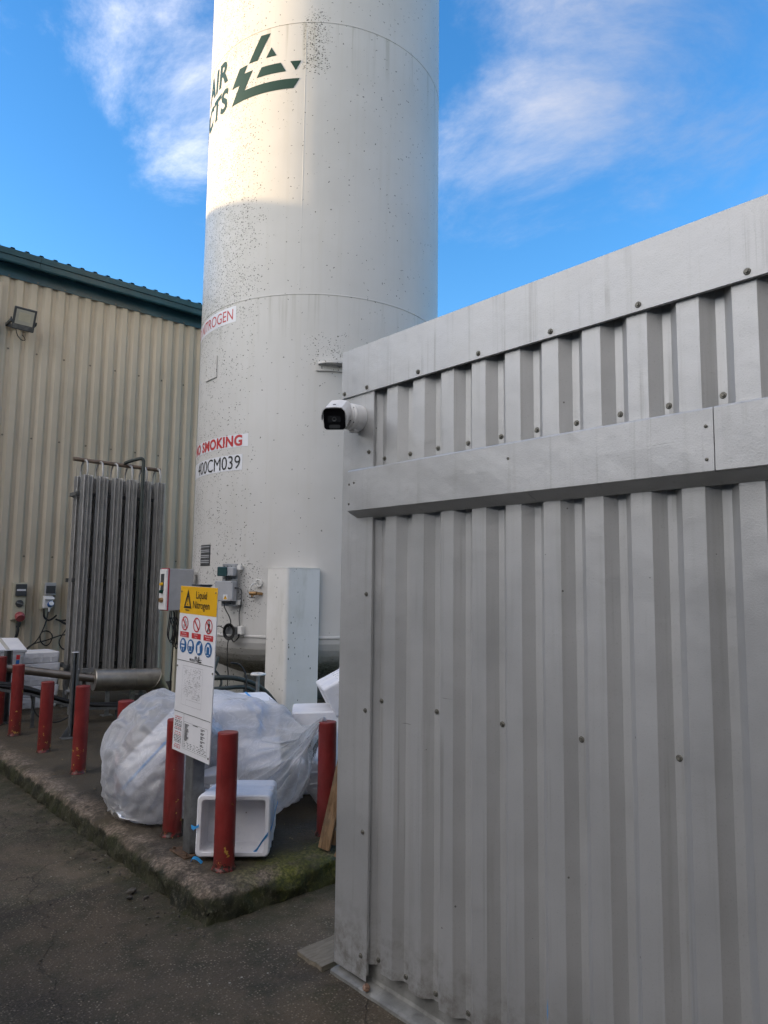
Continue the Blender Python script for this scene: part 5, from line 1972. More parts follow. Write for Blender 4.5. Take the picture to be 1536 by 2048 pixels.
# ================================================================== POLYSTYRENE BOXES
def box_matrix(c, ex, ey, ez):
    ex, ey, ez = (Vector(v).normalized() for v in (ex, ey, ez))
    return Matrix(((ex.x, ey.x, ez.x, c[0]), (ex.y, ey.y, ez.y, c[1]), (ex.z, ey.z, ez.z, c[2]), (0, 0, 0, 1)))


def ortho(a, b):
    """frame with x along a and z as near to b as can be"""
    a = Vector(a).normalized()
    b = Vector(b)
    c = (b - a * b.dot(a)).normalized()
    return a, c.cross(a), c


def foam_box(label, Mx, L, W, H, opened=True, strap=None, lid=False, wall=0.028, taper=1.0, inner=None, group='polystyrene boxes', name='polystyrene_box'):
    """open along local +z; origin at its centre"""
    loc = Mx.translation.copy()
    r = thing(name, label, 'box', loc, group)
    m = MB()
    bm = bmesh.new()
    # outer shell tapering slightly to the base, rounded corners, hollow
    def rr(w, l, rad, z, n=4):
        out = []
        for cx_, cy_, a0 in ((l - rad, w - rad, 0), (-l + rad, w - rad, 90), (-l + rad, -w + rad, 180), (l - rad, -w + rad, 270)):
            for k in range(n + 1):
                a = radians(a0 + 90 * k / n)
                out.append(Vector((cx_ + rad * cos(a), cy_ + rad * sin(a), z)))
        return out
    l, w, h = L / 2, W / 2, H / 2
    q0 = taper
    zi = -h + 0.03 if inner is None else h - inner
    tz = lambda z: q0 + (1 - q0) * (z + h) / H
    loops = [rr(w * 0.965 * q0 - 0.01, l * 0.975 * q0 - 0.01, 0.02, -h), rr(w * 0.965 * q0, l * 0.975 * q0, 0.028, -h + 0.012), rr(w * 0.99, l * 0.995, 0.028, h - 0.075),
             rr(w * 0.99, l * 0.995, 0.028, h - 0.072), rr(w, l, 0.028, h - 0.066), rr(w, l, 0.028, h - 0.008), rr(w - 0.007, l - 0.007, 0.024, h)]
    if opened:
        loops += [rr(w - wall + 0.004, l - wall + 0.004, 0.02, h), rr(w - wall, l - wall, 0.02, h - 0.006), rr((w * 0.96) * tz(zi) - wall, (l * 0.97) * tz(zi) - wall, 0.02, zi + 0.01),
                  rr(w * 0.96 * tz(zi) - wall - 0.012, l * 0.97 * tz(zi) - wall - 0.012, 0.014, zi)]
    n = len(loops[0])
    vs = [v for lp in loops for v in lp]
    fs = [(s * n + k, s * n + (k + 1) % n, (s + 1) * n + (k + 1) % n, (s + 1) * n + k) for s in range(len(loops) - 1) for k in range(n)]
    m.add([Mx @ v for v in vs], fs, False)
    m.add([Mx @ v for v in loops[0]], [tuple(range(n))[::-1]])
    m.add([Mx @ v for v in loops[-1]], [tuple(range(n))])
    b = m.build('body', M['eps'], r)
    bm.free()
    # moulded ribs on the long and short sides
    m = MB()
    for sy in ((-1, 1) if taper > 0.99 else ()):
        for k in (-0.62, -0.2, 0.2, 0.62):
            m.box((l * k, sy * (w * 0.983 + 0.001), -0.02), (0.022, 0.012, H * 0.62), None, 0.004, 1, Mx)
            m.box((l * k + 0.05, sy * (w * 0.985 + 0.002), h * 0.25), (0.035, 0.010, 0.03), None, 0.003, 1, Mx)
    if taper <= 0.99:
        for sx in (-1, 1):
            for zz in (-0.12, 0.02, 0.13):
                for k in (-0.5, 0.45):
                    m.box((sx * (l * 0.985 * tz(zz) + 0.0), w * k, zz), (0.014, 0.05, 0.022), None, 0.004, 1, Mx)
        for zz in (-0.05, 0.08):
            m.box((0, 0, zz), (L * 0.982 * tz(zz) + 0.006, W * 0.982 * tz(zz) + 0.006, 0.012), None, 0.003, 1, Mx)
    for sx in ((-1, 1) if taper > 0.99 else ()):
        for k in (-0.45, 0.45):
            m.box((sx * (l * 0.988 + 0.001), w * k, -0.02), (0.010, 0.022, H * 0.62), None, 0.004, 1, Mx)
    m.build('moulded_ribs', M['eps'], b)
    if lid:
        m = MB()
        m.box((0, 0, h + 0.021), (L + 0.012, W + 0.012, 0.04), None, 0.01, 2, Mx)
        m.build('lid', M['eps'], r)
    return r


UP = Vector((0, 0, 1))
# open box lying on its side at the front of the plinth
ax_in = Vector((0.487, 0.581, 0)).normalized()            # from the mouth to its bottom
acr = Vector((ax_in.y, -ax_in.x, 0))                      # to the viewer's right
mouth_c = Vector((2.19, 3.705, 0))
D_, W_b, H_b = 0.50, 0.415, 0.335
c = mouth_c + ax_in * (D_ / 2) + UP * (ZS + H_b / 2 + 0.012)
tip = radians(3.0)
Mx = box_matrix(c, acr, -(UP * cos(tip) + ax_in * sin(tip)), -(ax_in * cos(tip) - UP * sin(tip)))
# local z (open side) points out of the mouth
FRONT_BOX = foam_box('open white foam box on its side behind the nearest bollard, blue strap trailing', Mx, W_b, H_b, D_, True, taper=0.93, inner=0.28)
# blue strap round it
m = MB()
off = lambda s, t, d: mouth_c + acr * s + ax_in * d + UP * (ZS + t)


def ribbon(path, w, wd):
    vs, fs = [], []
    path = [Vector(q) for q in path]
    # smooth
    pp = []
    n = len(path)
    for i in range(n - 1):
        p0, p1, p2, p3 = path[max(i - 1, 0)], path[i], path[i + 1], path[min(i + 2, n - 1)]
        for k in range(6):
            t = k / 6
            pp.append(0.5 * ((2 * p1) + (p2 - p0) * t + (2 * p0 - 5 * p1 + 4 * p2 - p3) * t * t + (3 * p1 - p0 - 3 * p2 + p3) * t ** 3))
    pp.append(path[-1])
    for i, q in enumerate(pp):
        a = Vector(wd(i / (len(pp) - 1))).normalized() * (w / 2)
        vs += [q - a, q + a]
    fs = [(2 * i, 2 * i + 1, 2 * i + 3, 2 * i + 2) for i in range(len(pp) - 1)]
    return vs, fs


v_, f_ = ribbon([off(0.215, 0.235, 0.33), off(0.213, 0.205, 0.20), off(0.211, 0.165, 0.08), off(0.198, 0.15, -0.008), off(0.17, 0.115, -0.012), off(0.13, 0.055, 0.0), off(0.085, 0.028, 0.03), off(0.03, 0.04, 0.05), off(-0.02, 0.03, 0.08)],
                0.022, lambda t: UP * 1.0 + ax_in * (0.6 * sin(9 * t)))
m.add(v_, f_, True)
v_, f_ = ribbon([off(-0.19, 0.20, -0.012), off(-0.215, 0.185, -0.01), off(-0.235, 0.19, 0.0), off(-0.222, 0.165, 0.01)], 0.02, lambda t: UP + acr * 0.5 * sin(5 * t))
m.add(v_, f_, True)
v_, f_ = ribbon([off(-0.16, 0.004, -0.03), off(-0.19, 0.03, -0.035), off(-0.215, 0.03, -0.03), off(-0.225, 0.006, -0.02)], 0.018, lambda t: UP + acr * 0.6)
m.add(v_, f_, True)
tag(m.build('blue_packing_strap', M['bluestrap'], None, off(0.1, 0.02, 0)), 'loose blue strap trailing round the open foam box', 'strap')

r0 = Vector((0.745, -0.667, 0))
f0 = Vector((0.667, 0.745, 0))
# box inside the left bag, tipped on its corner
aL, bL, cL = ortho(r0 * 0.66 + f0 * 0.20 + UP * 0.74, -r0 * 0.55 - f0 * 0.62 + UP * 0.62)
ML = box_matrix((2.33, 4.78, 0.50), aL, bL, cL)
foam_box('tipped white foam box with blue strap inside the left plastic bag', ML, 0.66, 0.36, 0.32, False)
m = MB()
for s in (1,):
    pts = [ML @ Vector((-0.333, -0.06, -0.15)), ML @ Vector((-0.333, -0.06, 0.163)), ML @ Vector((-0.1, -0.06, 0.166)), ML @ Vector((0.2, -0.06, 0.166)), ML @ Vector((0.334, -0.06, 0.163)), ML @ Vector((0.336, -0.06, -0.15))]
    vs = []
    for q in pts:
        vs += [q - bL * 0.011, q + bL * 0.011]
    m.add(vs, [(2 * i, 2 * i + 1, 2 * i + 3, 2 * i + 2) for i in range(len(pts) - 1)])
tag(m.build('blue_packing_strap', M['bluestrap'], None, ML @ Vector((0, -0.06, 0.166))), 'blue strap seen through the left plastic bag', 'strap')
# boxes inside the right bag
aR, bR, cR = ortho(r0 * 0.86 + f0 * 0.50 - UP * 0.03, UP * 0.96 - r0 * 0.03 - f0 * 0.22)
MR = box_matrix((2.86, 4.93, 0.665), aR, bR, cR)
foam_box('white foam box on top inside the right plastic bag', MR, 0.68, 0.40, 0.30, False)
aR2, bR2, cR2 = ortho(r0 * 0.95 + f0 * 0.15 + UP * 0.12, UP * 0.92 - r0 * 0.12 - f0 * 0.30)
MR2 = box_matrix((2.74, 4.62, 0.345), aR2, bR2, cR2)
foam_box('lower white foam box inside the right plastic bag', MR2, 0.66, 0.42, 0.30, False)
for MM, aa, lab in ((MR, 0.17, 'blue strap at the right end of the foam box in the right plastic bag'), (MR, -0.24, 'blue strap at the left end of the foam box in the right plastic bag')):
    m = MB()
    pts = [MM @ Vector((aa, -0.203, -0.14)), MM @ Vector((aa, -0.203, 0.152)), MM @ Vector((aa, 0.0, 0.1535)), MM @ Vector((aa, 0.203, 0.152))]
    vs = []
    ex = Vector((MM[0][0], MM[1][0], MM[2][0]))
    for q in pts:
        vs += [q - ex * 0.010, q + ex * 0.010]
    m.add(vs, [(2 * i, 2 * i + 1, 2 * i + 3, 2 * i + 2) for i in range(len(pts) - 1)])
    tag(m.build('blue_packing_strap', M['bluestrap'], None, MR @ Vector((aa, 0, 0.155))), lab, 'strap')
# boxes heaped beside the shed
aP, bP, cP = ortho(r0 * 0.95 + f0 * 0.10 + UP * 0.02, UP)
foam_box('upside-down white foam box under the tilted one beside the shed', box_matrix((3.60, 4.48, 0.455), aP, -bP, -cP), 0.80, 0.42, 0.60, True)
cO = -(r0 * 0.80 + f0 * 0.18 + UP * 0.44).normalized()
aP = (f0 * 0.95 - r0 * 0.22)
aP = (aP - cO * aP.dot(cO)).normalized()
foam_box('tilted white foam box lying uppermost beside the shed', box_matrix((3.72, 4.42, 0.96), aP, cO.cross(aP), cO), 0.44, 0.25, 0.62, True)
aP, bP, cP = ortho(r0 * 0.45 + f0 * 0.4 - UP * 0.75, UP * 0.45 + r0 * 0.60 - f0 * 0.6)
foam_box('shadowed white foam box leaning under the right bag by the bollard', box_matrix((3.22, 4.16, 0.40), aP, -bP, -cP), 0.50, 0.36, 0.22, True)
# stack of lidless boxes against the building
for k in range(5):
    lab = ['bottom', 'second lowest', 'middle', 'second highest', 'top'][k]
    foam_box('%s pale foam box in the stack by the finned tubes' % lab, box_matrix((2.82 + 0.012 * (k % 2), 9.82, ZS + 0.068 + 0.137 * k), (1, 0.02 * (k % 3 - 1), 0), (0, 1, 0), UP), 0.54, 0.46, 0.134, False, group='stacked foam boxes by the wall')
for k in range(4):
    lab = ['bottom', 'second', 'third', 'upper'][k]
    foam_box('%s foam box of the short stack behind the pipe' % lab, box_matrix((2.335 + 0.01 * (k % 2), 9.45, ZS + 0.075 + 0.15 * k), (1, 0, 0), (0, 1, 0), UP), 0.44, 0.40, 0.146, False, group='stacked foam boxes by the wall')
aT, bT, cT = ortho((1, 0.05, -0.04), (0.0, -0.30, 0.95))
TB = box_matrix((2.34, 9.40, 0.86), aT, bT, cT)
tb = foam_box('white lidded foam box with brown tape on the short stack', TB, 0.46, 0.38, 0.15, False, lid=True, group='stacked foam boxes by the wall')
m = MB()
m.box((0.02, 0.0, 0.118), (0.045, 0.386, 0.001), None, 0, 1, TB)
m.build('packing_tape', M['tape'], tb)


# ================================================================== PLASTIC BAGS (draped by a small cloth solver)
def drape(center, radii, boxes, cyls=(), pins=(), iters=260, seed=1, slack=1.0, grav=0.0006, suck=0.0011, sub=6, rot=None, vol=0.8):
    bm = bmesh.new()
    bmesh.ops.create_icosphere(bm, subdivisions=sub, radius=1.0)
    bm.verts.index_update()
    X = np.array([v.co[:] for v in bm.verts])
    E = np.array([[e.verts[0].index, e.verts[1].index] for e in bm.edges])
    F = np.array([[v.index for v in f.verts] for f in bm.faces])
    # bending partners: opposite corners of the two faces at an edge
    BEND = []
    for e in bm.edges:
        if len(e.link_faces) == 2:
            o = [next(v.index for v in f.verts if v not in e.verts) for f in e.link_faces]
            BEND.append(o)
    BEND = np.array(BEND)
    bm.free()
    rad = np.array(radii)
    X = X * rad
    if rot is not None:
        X = X @ np.array(rot).T
    X = X + np.array(center)
    rng = np.random.default_rng(seed)
    rest = np.linalg.norm(X[E[:, 0]] - X[E[:, 1]], axis=1) * slack
    restb = np.linalg.norm(X[BEND[:, 0]] - X[BEND[:, 1]], axis=1) * slack
    X = X + rng.normal(0, 0.004, X.shape)
    pin_idx, pin_pos, pin_start = [], [], []
    for (target, near, radius) in pins:
        d = np.linalg.norm(X - np.array(near), axis=1)
        ids = np.where(d < radius)[0]
        for i in ids:
            pin_idx.append(i)
            pin_start.append(X[i].copy())
            w = (X[i] - np.array(near)) * 0.16
            pin_pos.append(np.array(target) + w)
    pin_idx = np.array(pin_idx, dtype=int)
    if len(pin_idx):
        pin_pos, pin_start = np.array(pin_pos), np.array(pin_start)
    tri0 = X[F]
    V0 = abs(np.einsum('ij,ij->i', tri0[:, 0], np.cross(tri0[:, 1], tri0[:, 2])).sum() / 6)
    Vv = np.zeros_like(X)
    NV = len(X)
    deg = np.bincount(E.ravel(), minlength=NV) + 1e-9
    degb = np.bincount(BEND.ravel(), minlength=NV) + 1e-9

    def project(I, restl, stiff_t, stiff_c, degree):
        d = X[I[:, 1]] - X[I[:, 0]]
        l = np.linalg.norm(d, axis=1) + 1e-9
        ex = l - restl
        k = np.where(ex > 0, stiff_t, stiff_c)
        corr = d * (k * ex / l * 0.5)[:, None]
        out = np.empty_like(X)
        for a in range(3):
            out[:, a] = np.bincount(I[:, 0], corr[:, a], NV) - np.bincount(I[:, 1], corr[:, a], NV)
        return out / degree[:, None] * 2.2

    for it in range(iters):
        n = np.cross(X[F[:, 1]] - X[F[:, 0]], X[F[:, 2]] - X[F[:, 0]])
        vn = np.zeros_like(X)
        for a in range(3):
            for c in range(3):
                vn[:, a] += np.bincount(F[:, c], n[:, a], NV)
        vn /= (np.linalg.norm(vn, axis=1) + 1e-9)[:, None]
        Vv *= 0.90
        Vv[:, 2] -= grav
        tri = X[F]
        vcur = abs(np.einsum('ij,ij->i', tri[:, 0], np.cross(tri[:, 1], tri[:, 2])).sum() / 6)
        Vv += vn * float(np.clip(0.02 * (vol * V0 / vcur - 1.0), -suck, 0.0035))
        old = X.copy()
        X = X + Vv
        for q in range(3):
            X = X + project(E, rest, 0.95, 0.55, deg)
            X = X + project(BEND, restb, 0.12, 0.10, degb) * 0.6
            if len(pin_idx):
                f = min(1.0, (it + 1) / (iters * 0.35))
                X[pin_idx] = pin_start * (1 - f) + pin_pos * f
            for (Mb_, hx, hy, hz) in boxes:
                L = (X - Mb_[:3, 3]) @ Mb_[:3, :3]
                h = np.array([hx, hy, hz]) + 0.006
                ins = np.all(np.abs(L) < h, axis=1)
                if ins.any():
                    Li = L[ins]
                    pen = h - np.abs(Li)
                    ax = np.argmin(pen, axis=1)
                    rows = np.arange(len(Li))
                    sg = np.sign(Li[rows, ax])
                    sg[sg == 0] = 1
                    Li[rows, ax] = sg * h[ax]
                    X[ins] = Li @ Mb_[:3, :3].T + Mb_[:3, 3]
            for (cx_, cy_, rr_, zt) in cyls:
                dx = X[:, :2] - np.array([cx_, cy_])
                dd = np.linalg.norm(dx, axis=1) + 1e-9
                ins = (dd < rr_) & (X[:, 2] < zt)
                if ins.any():
                    X[ins, :2] = np.array([cx_, cy_]) + dx[ins] / dd[ins][:, None] * rr_
            X[:, 2] = np.maximum(X[:, 2], ZS + 0.006 + 0.002 * rng.random(NV))
        Vv = X - old
        sp = np.linalg.norm(Vv, axis=1)
        big = sp > 0.03
        Vv[big] *= (0.03 / sp[big])[:, None]
    return X, F


def bag_object(name, label, X, F, loc, gather):
    m = MB()
    # creases: sharp folds running towards the gathered neck, and finer crumpling
    n = np.cross(X[F[:, 1]] - X[F[:, 0]], X[F[:, 2]] - X[F[:, 0]])
    vn = np.zeros_like(X)
    for a in range(3):
        for c in range(3):
            vn[:, a] += np.bincount(F[:, c], n[:, a], len(X))
    vn /= (np.linalg.norm(vn, axis=1) + 1e-9)[:, None]
    g = Vector(gather)
    for i in range(len(X)):
        p = Vector(X[i])
        d = p - g
        L = d.length + 1e-4
        q = d / L                                   # direction from the neck: folds follow it
        w = Vector((noise.noise(p * 4.0), noise.noise(p * 4.0 + V(7, 0, 0)), noise.noise(p * 4.0 + V(0, 9, 0)))) * 0.12
        r1 = (1 - abs(noise.noise((q + w) * 5.5 + p * 0.8))) ** 6
        r2 = (1 - abs(noise.noise(p * 3.6 + w * 5))) ** 6
        r3 = (1 - abs(noise.noise(p * 15.0 + w * 14))) ** 4
        k = min(1.0, L / 0.25)
        lump = 0.085 * noise.noise(p * 2.3 + V(3, 1, 2)) + 0.022 * noise.noise(p * 4.5)
        X[i] += vn[i] * ((0.034 * r1 + 0.016 * r2) * k - 0.016 * k + lump * k)
        X[i, 2] = max(X[i, 2], ZS + 0.005)
    for _ in range(2):                                  # ease the facets
        A = np.zeros_like(X)
        cnt = np.zeros(len(X))
        for a, b in ((0, 1), (1, 2), (2, 0)):
            for c in range(3):
                A[:, c] += np.bincount(F[:, a], X[F[:, b], c], len(X))
            cnt += np.bincount(F[:, a], minlength=len(X))
        X[:] = 0.5 * X + 0.5 * A / cnt[:, None]
    m.add([tuple(p) for p in X], [tuple(int(i) for i in f) for f in F], True)
    o = m.build(name, M['poly'], None, loc)
    tag(o, label, 'plastic bag', 'clear plastic bags of foam boxes')
    return o


npM = lambda Mx_: np.array([[Mx_[i][j] for j in range(4)] for i in range(4)])
X, F = drape((2.28, 4.81, 0.585), (0.41, 0.40, 0.49), [(npM(ML), 0.33, 0.18, 0.16)],
             cyls=[(2.124, 4.327, 0.066, 0.86), (2.19, 5.28, 0.066, 0.86)],
             pins=[((2.42, 4.52, 0.80), (2.56, 4.45, 0.78), 0.16)], iters=170, seed=3, grav=0.00010, suck=0.001, slack=1.03, vol=0.86)
bag_object('plastic_bag', 'crumpled clear plastic bag left of the sign with a foam box inside', X, F, (2.33, 4.83, ZS), (2.42, 4.52, 0.80))
X, F = drape((2.88, 4.72, 0.54), (0.54, 0.50, 0.44), [(npM(MR), 0.34, 0.20, 0.15), (npM(MR2), 0.33, 0.21, 0.15)],
             cyls=[(2.866, 3.722, 0.0625, 0.832), (2.106, 3.647, 0.066, 0.86), (2.124, 4.327, 0.066, 0.86)],
             pins=[((2.85, 3.73, 0.842), (3.02, 4.25, 0.66), 0.15)], iters=170, seed=5, grav=0.0003, suck=0.001, slack=1.02, vol=0.80)
bag_object('plastic_bag', 'clear plastic bag right of the sign, stretched over the bollard by the shed', X, F, (2.86, 4.70, ZS), (2.85, 3.75, 0.84))


# ================================================================== PIPEWORK LEFT OF THE BAGS
def build_lagged_pipe():
    r = thing('lagged_exhaust_pipe', 'brown steel pipe ending in a fat clad silver elbow before the finned tubes', 'pipe', (3.35, 8.62, ZS))
    A, B = Vector((1.55, 8.95, 0.875)), Vector((3.17, 8.60, 0.580))
    m = MB()
    m.cyl(A, B + (B - A).normalized() * 0.1, 0.046, None, 20)
    m.build('pipe', M['pipe'], r)
    ax = Vector((0.985, -0.10, -0.05)).normalized()
    S = Vector((3.165, 8.60, 0.565))
    m = MB()
    R_ = 0.128
    m.lathe(S, ax, [(0.046, -0.004), (R_ - 0.006, -0.004), (R_, 0.004), (R_, 0.46), (R_ + 0.004, 0.462), (R_ + 0.004, 0.474), (R_, 0.476), (R_, 0.52)], 36, False)
    b = m.build('clad_cylinder', M['stain'], r)
    # mitred elbow turning down and back
    E0 = S + ax * 0.52
    d2 = Vector((0.55, 0.45, -0.70)).normalized()
    q = ax.to_track_quat('Z', 'Y')
    nrm = (ax + d2).normalized()
    ring0, ring1, ring2 = [], [], []
    for k in range(36):
        o = q @ Vector((R_ * cos(2 * pi * k / 36), R_ * sin(2 * pi * k / 36), 0))
        p0 = E0 + o
        t = ((E0 + ax * 0.17) - p0).dot(nrm) / ax.dot(nrm)
        ring0.append(p0)
        p1 = p0 + ax * t
        ring1.append(p1)
        ring2.append(p1 + d2 * 0.32)
    m = MB()
    m.add(ring0 + ring1, [(k, (k + 1) % 36, 36 + (k + 1) % 36, 36 + k) for k in range(36)], True)
    m.add(ring1 + ring2, [(k, (k + 1) % 36, 36 + (k + 1) % 36, 36 + k) for k in range(36)], True)
    m.build('clad_elbow', M['stain'], r)
    m = MB()
    m.tube([p + (p - (E0 + ax * 0.17)).normalized() * 0.002 for p in ring1[::3]], 0.005, 6, True, 3)
    m.build('mitre_bead', M['stain'], r)
    for x, y in ((3.335, 8.60), (3.62, 8.57)):
        m = MB()
        m.bx(x - 0.02, x + 0.02, y - 0.02, y + 0.02, ZS, 0.43)
        m.bx(x - 0.06, x + 0.06, y - 0.05, y + 0.05, ZS, ZS + 0.01)
        m.build('support_leg', M['galv'], r)
    m = MB()
    m.box((3.10, 8.62, 0.68), (0.13, 0.02, 0.05), None, 0.002)
    m.build('pipe_clip', M['galv'], r)
    m = MB()
    m.box((2.36, 8.72, 0.81), (0.035, 0.01, 0.045), (0, radians(4), 0), 0.002)
    lv = m.build('valve_tag', M['blue'], r)
    m = MB()
    m.box((2.363, 8.72, 0.862), (0.038, 0.01, 0.05), (0, radians(4), 0), 0.002)
    m.build('tag_band', M['redprint'], lv)


build_lagged_pipe()


def build_strut(label, x, y, zt, w=0.052, flare=True, name='steel_strut_post'):
    r = thing(name, label, 'post', (x, y, ZS))
    m = MB()
    t = 0.006
    m.bx(x - w / 2, x + w / 2, y + 0.02, y + 0.026, ZS + 0.01, zt)
    m.bx(x - w / 2, x - w / 2 + t, y - 0.026, y + 0.02, ZS + 0.01, zt)
    m.bx(x + w / 2 - t, x + w / 2, y - 0.026, y + 0.02, ZS + 0.01, zt)
    m.bx(x - w / 2 + t, x - w / 2 + 0.016, y - 0.026, y - 0.020, ZS + 0.01, zt)
    m.bx(x + w / 2 - 0.016, x + w / 2 - t, y - 0.026, y - 0.020, ZS + 0.01, zt)
    m.build('channel', M['galvdark'], r)
    if flare:
        m = MB()
        m.box((x - 0.03, y - 0.03, ZS + 0.005), (0.15, 0.11, 0.01), None, 0.002)
        m.add([(x - 0.10, y, ZS + 0.01), (x - 0.02, y, ZS + 0.01), (x - 0.02, y, ZS + 0.13), (x - 0.10, y + 0.006, ZS + 0.01), (x - 0.02, y + 0.006, ZS + 0.01), (x - 0.02, y + 0.006, ZS + 0.13)],
              [(0, 1, 2), (5, 4, 3), (0, 2, 5, 3)])
        m.build('foot_bracket', M['galvdark'], r)
    m = MB()
    m.bx(x - w / 2 - 0.002, x + w / 2 + 0.002, y - 0.028, y + 0.028, zt, zt + 0.006)
    m.build('end_cap', M['label'], r)
    return r


build_strut('dark steel channel post standing in front of the pipe', 2.605, 7.62, 0.985)
build_strut('short steel channel post just behind the taller one', 2.86, 8.30, 0.735, 0.04, False)
build_strut('dark steel upright at the left edge under the pipe', 2.30, 8.86, 0.93, 0.075, True)

# cable tray with black cables
r = thing('cable_tray', 'low cable tray carrying black cables past the bollards', 'cable tray', (2.8, 8.3, ZS))
tray_pts = [(1.6, 8.46, 0.70), (2.116, 8.4, 0.605), (2.42, 8.38, 0.53), (2.732, 8.35, 0.405), (3.0, 8.32, 0.335), (3.5, 8.30, 0.29), (4.2, 8.3, 0.285)]
m = MB()
vs = []
for (x, y, z) in tray_pts:
    for dy, dz in ((-0.055, 0.0), (-0.055, -0.03), (0.055, -0.03), (0.055, 0.0)):
        vs.append((x, y + dy, z + dz - 0.02))
m.add(vs, [(i * 4 + j, i * 4 + j + 1, (i + 1) * 4 + j + 1, (i + 1) * 4 + j) for i in range(len(tray_pts) - 1) for j in range(3)])
m.build('tray', M['galvdark'], r)
for k in range(4):
    m = MB()
    m.tube([(x, y - 0.04 + 0.027 * k, z + 0.012 * ((k * 7) % 3) + 0.01 * sin(3 * x + k)) for x, y, z in tray_pts], 0.015, 8)
    m.build('cable', M['black'], r)
for x, y in ((2.45, 8.38), (3.34, 8.31), (3.9, 8.30)):
    m = MB()
    zt = 0.48 if x < 2.6 else 0.25
    m.bx(x - 0.015, x + 0.015, y - 0.015, y + 0.015, ZS, zt)
    m.build('tray_leg', M['galvdark'], r)
m = MB()
m.tube([(2.40, 8.30, 0.50), (2.45, 8.25, 0.30), (2.62, 8.22, 0.20), (2.80, 8.25, 0.24), (2.95, 8.3, 0.33)], 0.008, 8)
tag(m.build('sagging_cable', M['black'], None, (2.62, 8.22, 0.2)), 'thin black cable sagging below the cable tray', 'cable')
# small drain tap by the wall
r = thing('drain_tap', 'small grey drain tap on a stub pipe behind the bollards', 'tap', (3.02, 8.95, ZS))
m = MB()
m.cyl((3.02, 8.95, ZS), (3.02, 8.95, 0.40), 0.018, None, 10)
m.cyl((3.02, 8.95, 0.40), (3.02, 8.93, 0.58), 0.014, None, 10)
m.build('stub_pipe', M['galv'], r)
m = MB()
m.cyl((2.97, 8.95, 0.40), (3.07, 8.95, 0.40), 0.03, 0.028, 12)
m.build('tap_body', M['galv'], r)


# ================================================================== PIPEWORK UNDER THE TANK
def build_valves():
    r = thing('tank_valve_manifold', 'pipes and valves with white handwheels under the tank', 'pipework', (3.7, 6.2, ZS))

    def wheel(c, rad, par):
        m = MB()
        ring = [Vector(c) + V(cos(2 * pi * k / 10) * rad * (1.0 + 0.12 * (k % 2)), sin(2 * pi * k / 10) * rad * (1.0 + 0.12 * (k % 2)), 0) for k in range(10)]
        m.tube(ring, 0.011, 8, True, 3)
        for k in range(3):
            a = 2 * pi * k / 3 + 0.4
            m.cyl(c, Vector(c) + V(cos(a) * rad, sin(a) * rad, 0), 0.007, None, 6)
        m.cyl(Vector(c) - V(0, 0, 0.015), Vector(c) + V(0, 0, 0.018), 0.014, None, 10)
        m.build('handwheel', M['whitepaint'], par)
    for (x, y, z, zb) in ((3.64, 5.80, 0.872, 0.35), (3.50, 5.85, 0.665, 0.32)):
        m = MB()
        m.cyl((x, y, zb), (x, y, z), 0.017, None, 12)
        st = m.build('valve_stem', M['galv'], r)
        wheel((x, y, z), 0.058, st)
        m = MB()
        m.lathe((x, y, zb - 0.12), (0, 0, 1), [(0.05, 0), (0.06, 0.05), (0.05, 0.09), (0.03, 0.13), (0.02, 0.2)], 14)
        m.build('valve_body', M['dkpipe'], r)
    for pts, rad in (([(3.36, 6.4, 0.78), (3.5, 6.3, 0.80), (3.7, 6.25, 0.78), (3.95, 6.25, 0.68), (4.2, 6.3, 0.45), (4.3, 6.35, 0.2)], 0.024),
                     ([(3.34, 6.25, 0.70), (3.5, 6.2, 0.71), (3.75, 6.2, 0.70), (3.9, 6.2, 0.62), (4.05, 6.2, 0.5)], 0.020),
                     ([(3.35, 6.5, 0.5), (3.45, 6.4, 0.72), (3.58, 6.45, 0.98)], 0.022),
                     ([(3.4, 6.3, 0.30), (3.9, 6.3, 0.30), (4.3, 6.5, 0.28)], 0.02),
                     ([(3.64, 5.80, 0.30), (3.9, 6.0, 0.28), (4.3, 6.5, 0.28)], 0.028),
                     ([(3.45, 6.6, 0.95), (3.5, 6.45, 0.90), (3.6, 6.4, 0.75), (3.5, 6.35, 0.62), (3.4, 6.35, 0.60)], 0.012)):
        m = MB()
        m.tube(pts, rad, 10)
        m.build('pipe', M['dkpipe'], r)
    for (x, y, z) in ((3.32, 6.0, 0.52), (3.22, 6.05, 0.50), (3.42, 5.98, 0.50)):
        m = MB()
        m.lathe((x, y, z - 0.14), (0.1, -0.1, 1), [(0.06, 0), (0.075, 0.05), (0.05, 0.12), (0.03, 0.18), (0.028, 0.24)], 12)
        m.build('green_valve_body', M['dkpipe'], r)
    m = MB()
    m.bx(3.4, 5.4, 6.6, 6.66, ZS, 0.42)
    m.bx(3.3, 3.395, 6.62, 6.66, ZS, 0.30)
    m.build('pipe_sleeper', M['plinth'], r)
    m = MB()
    m.tube([(3.55, 6.15, 0.95), (3.66, 6.15, 0.92), (3.70, 6.1, 0.8), (3.66, 6.08, 0.62), (3.58, 6.1, 0.56), (3.48, 6.1, 0.60), (3.40, 6.1, 0.72)], 0.009, 8)
    m.build('hose', M['black'], r)


build_valves()


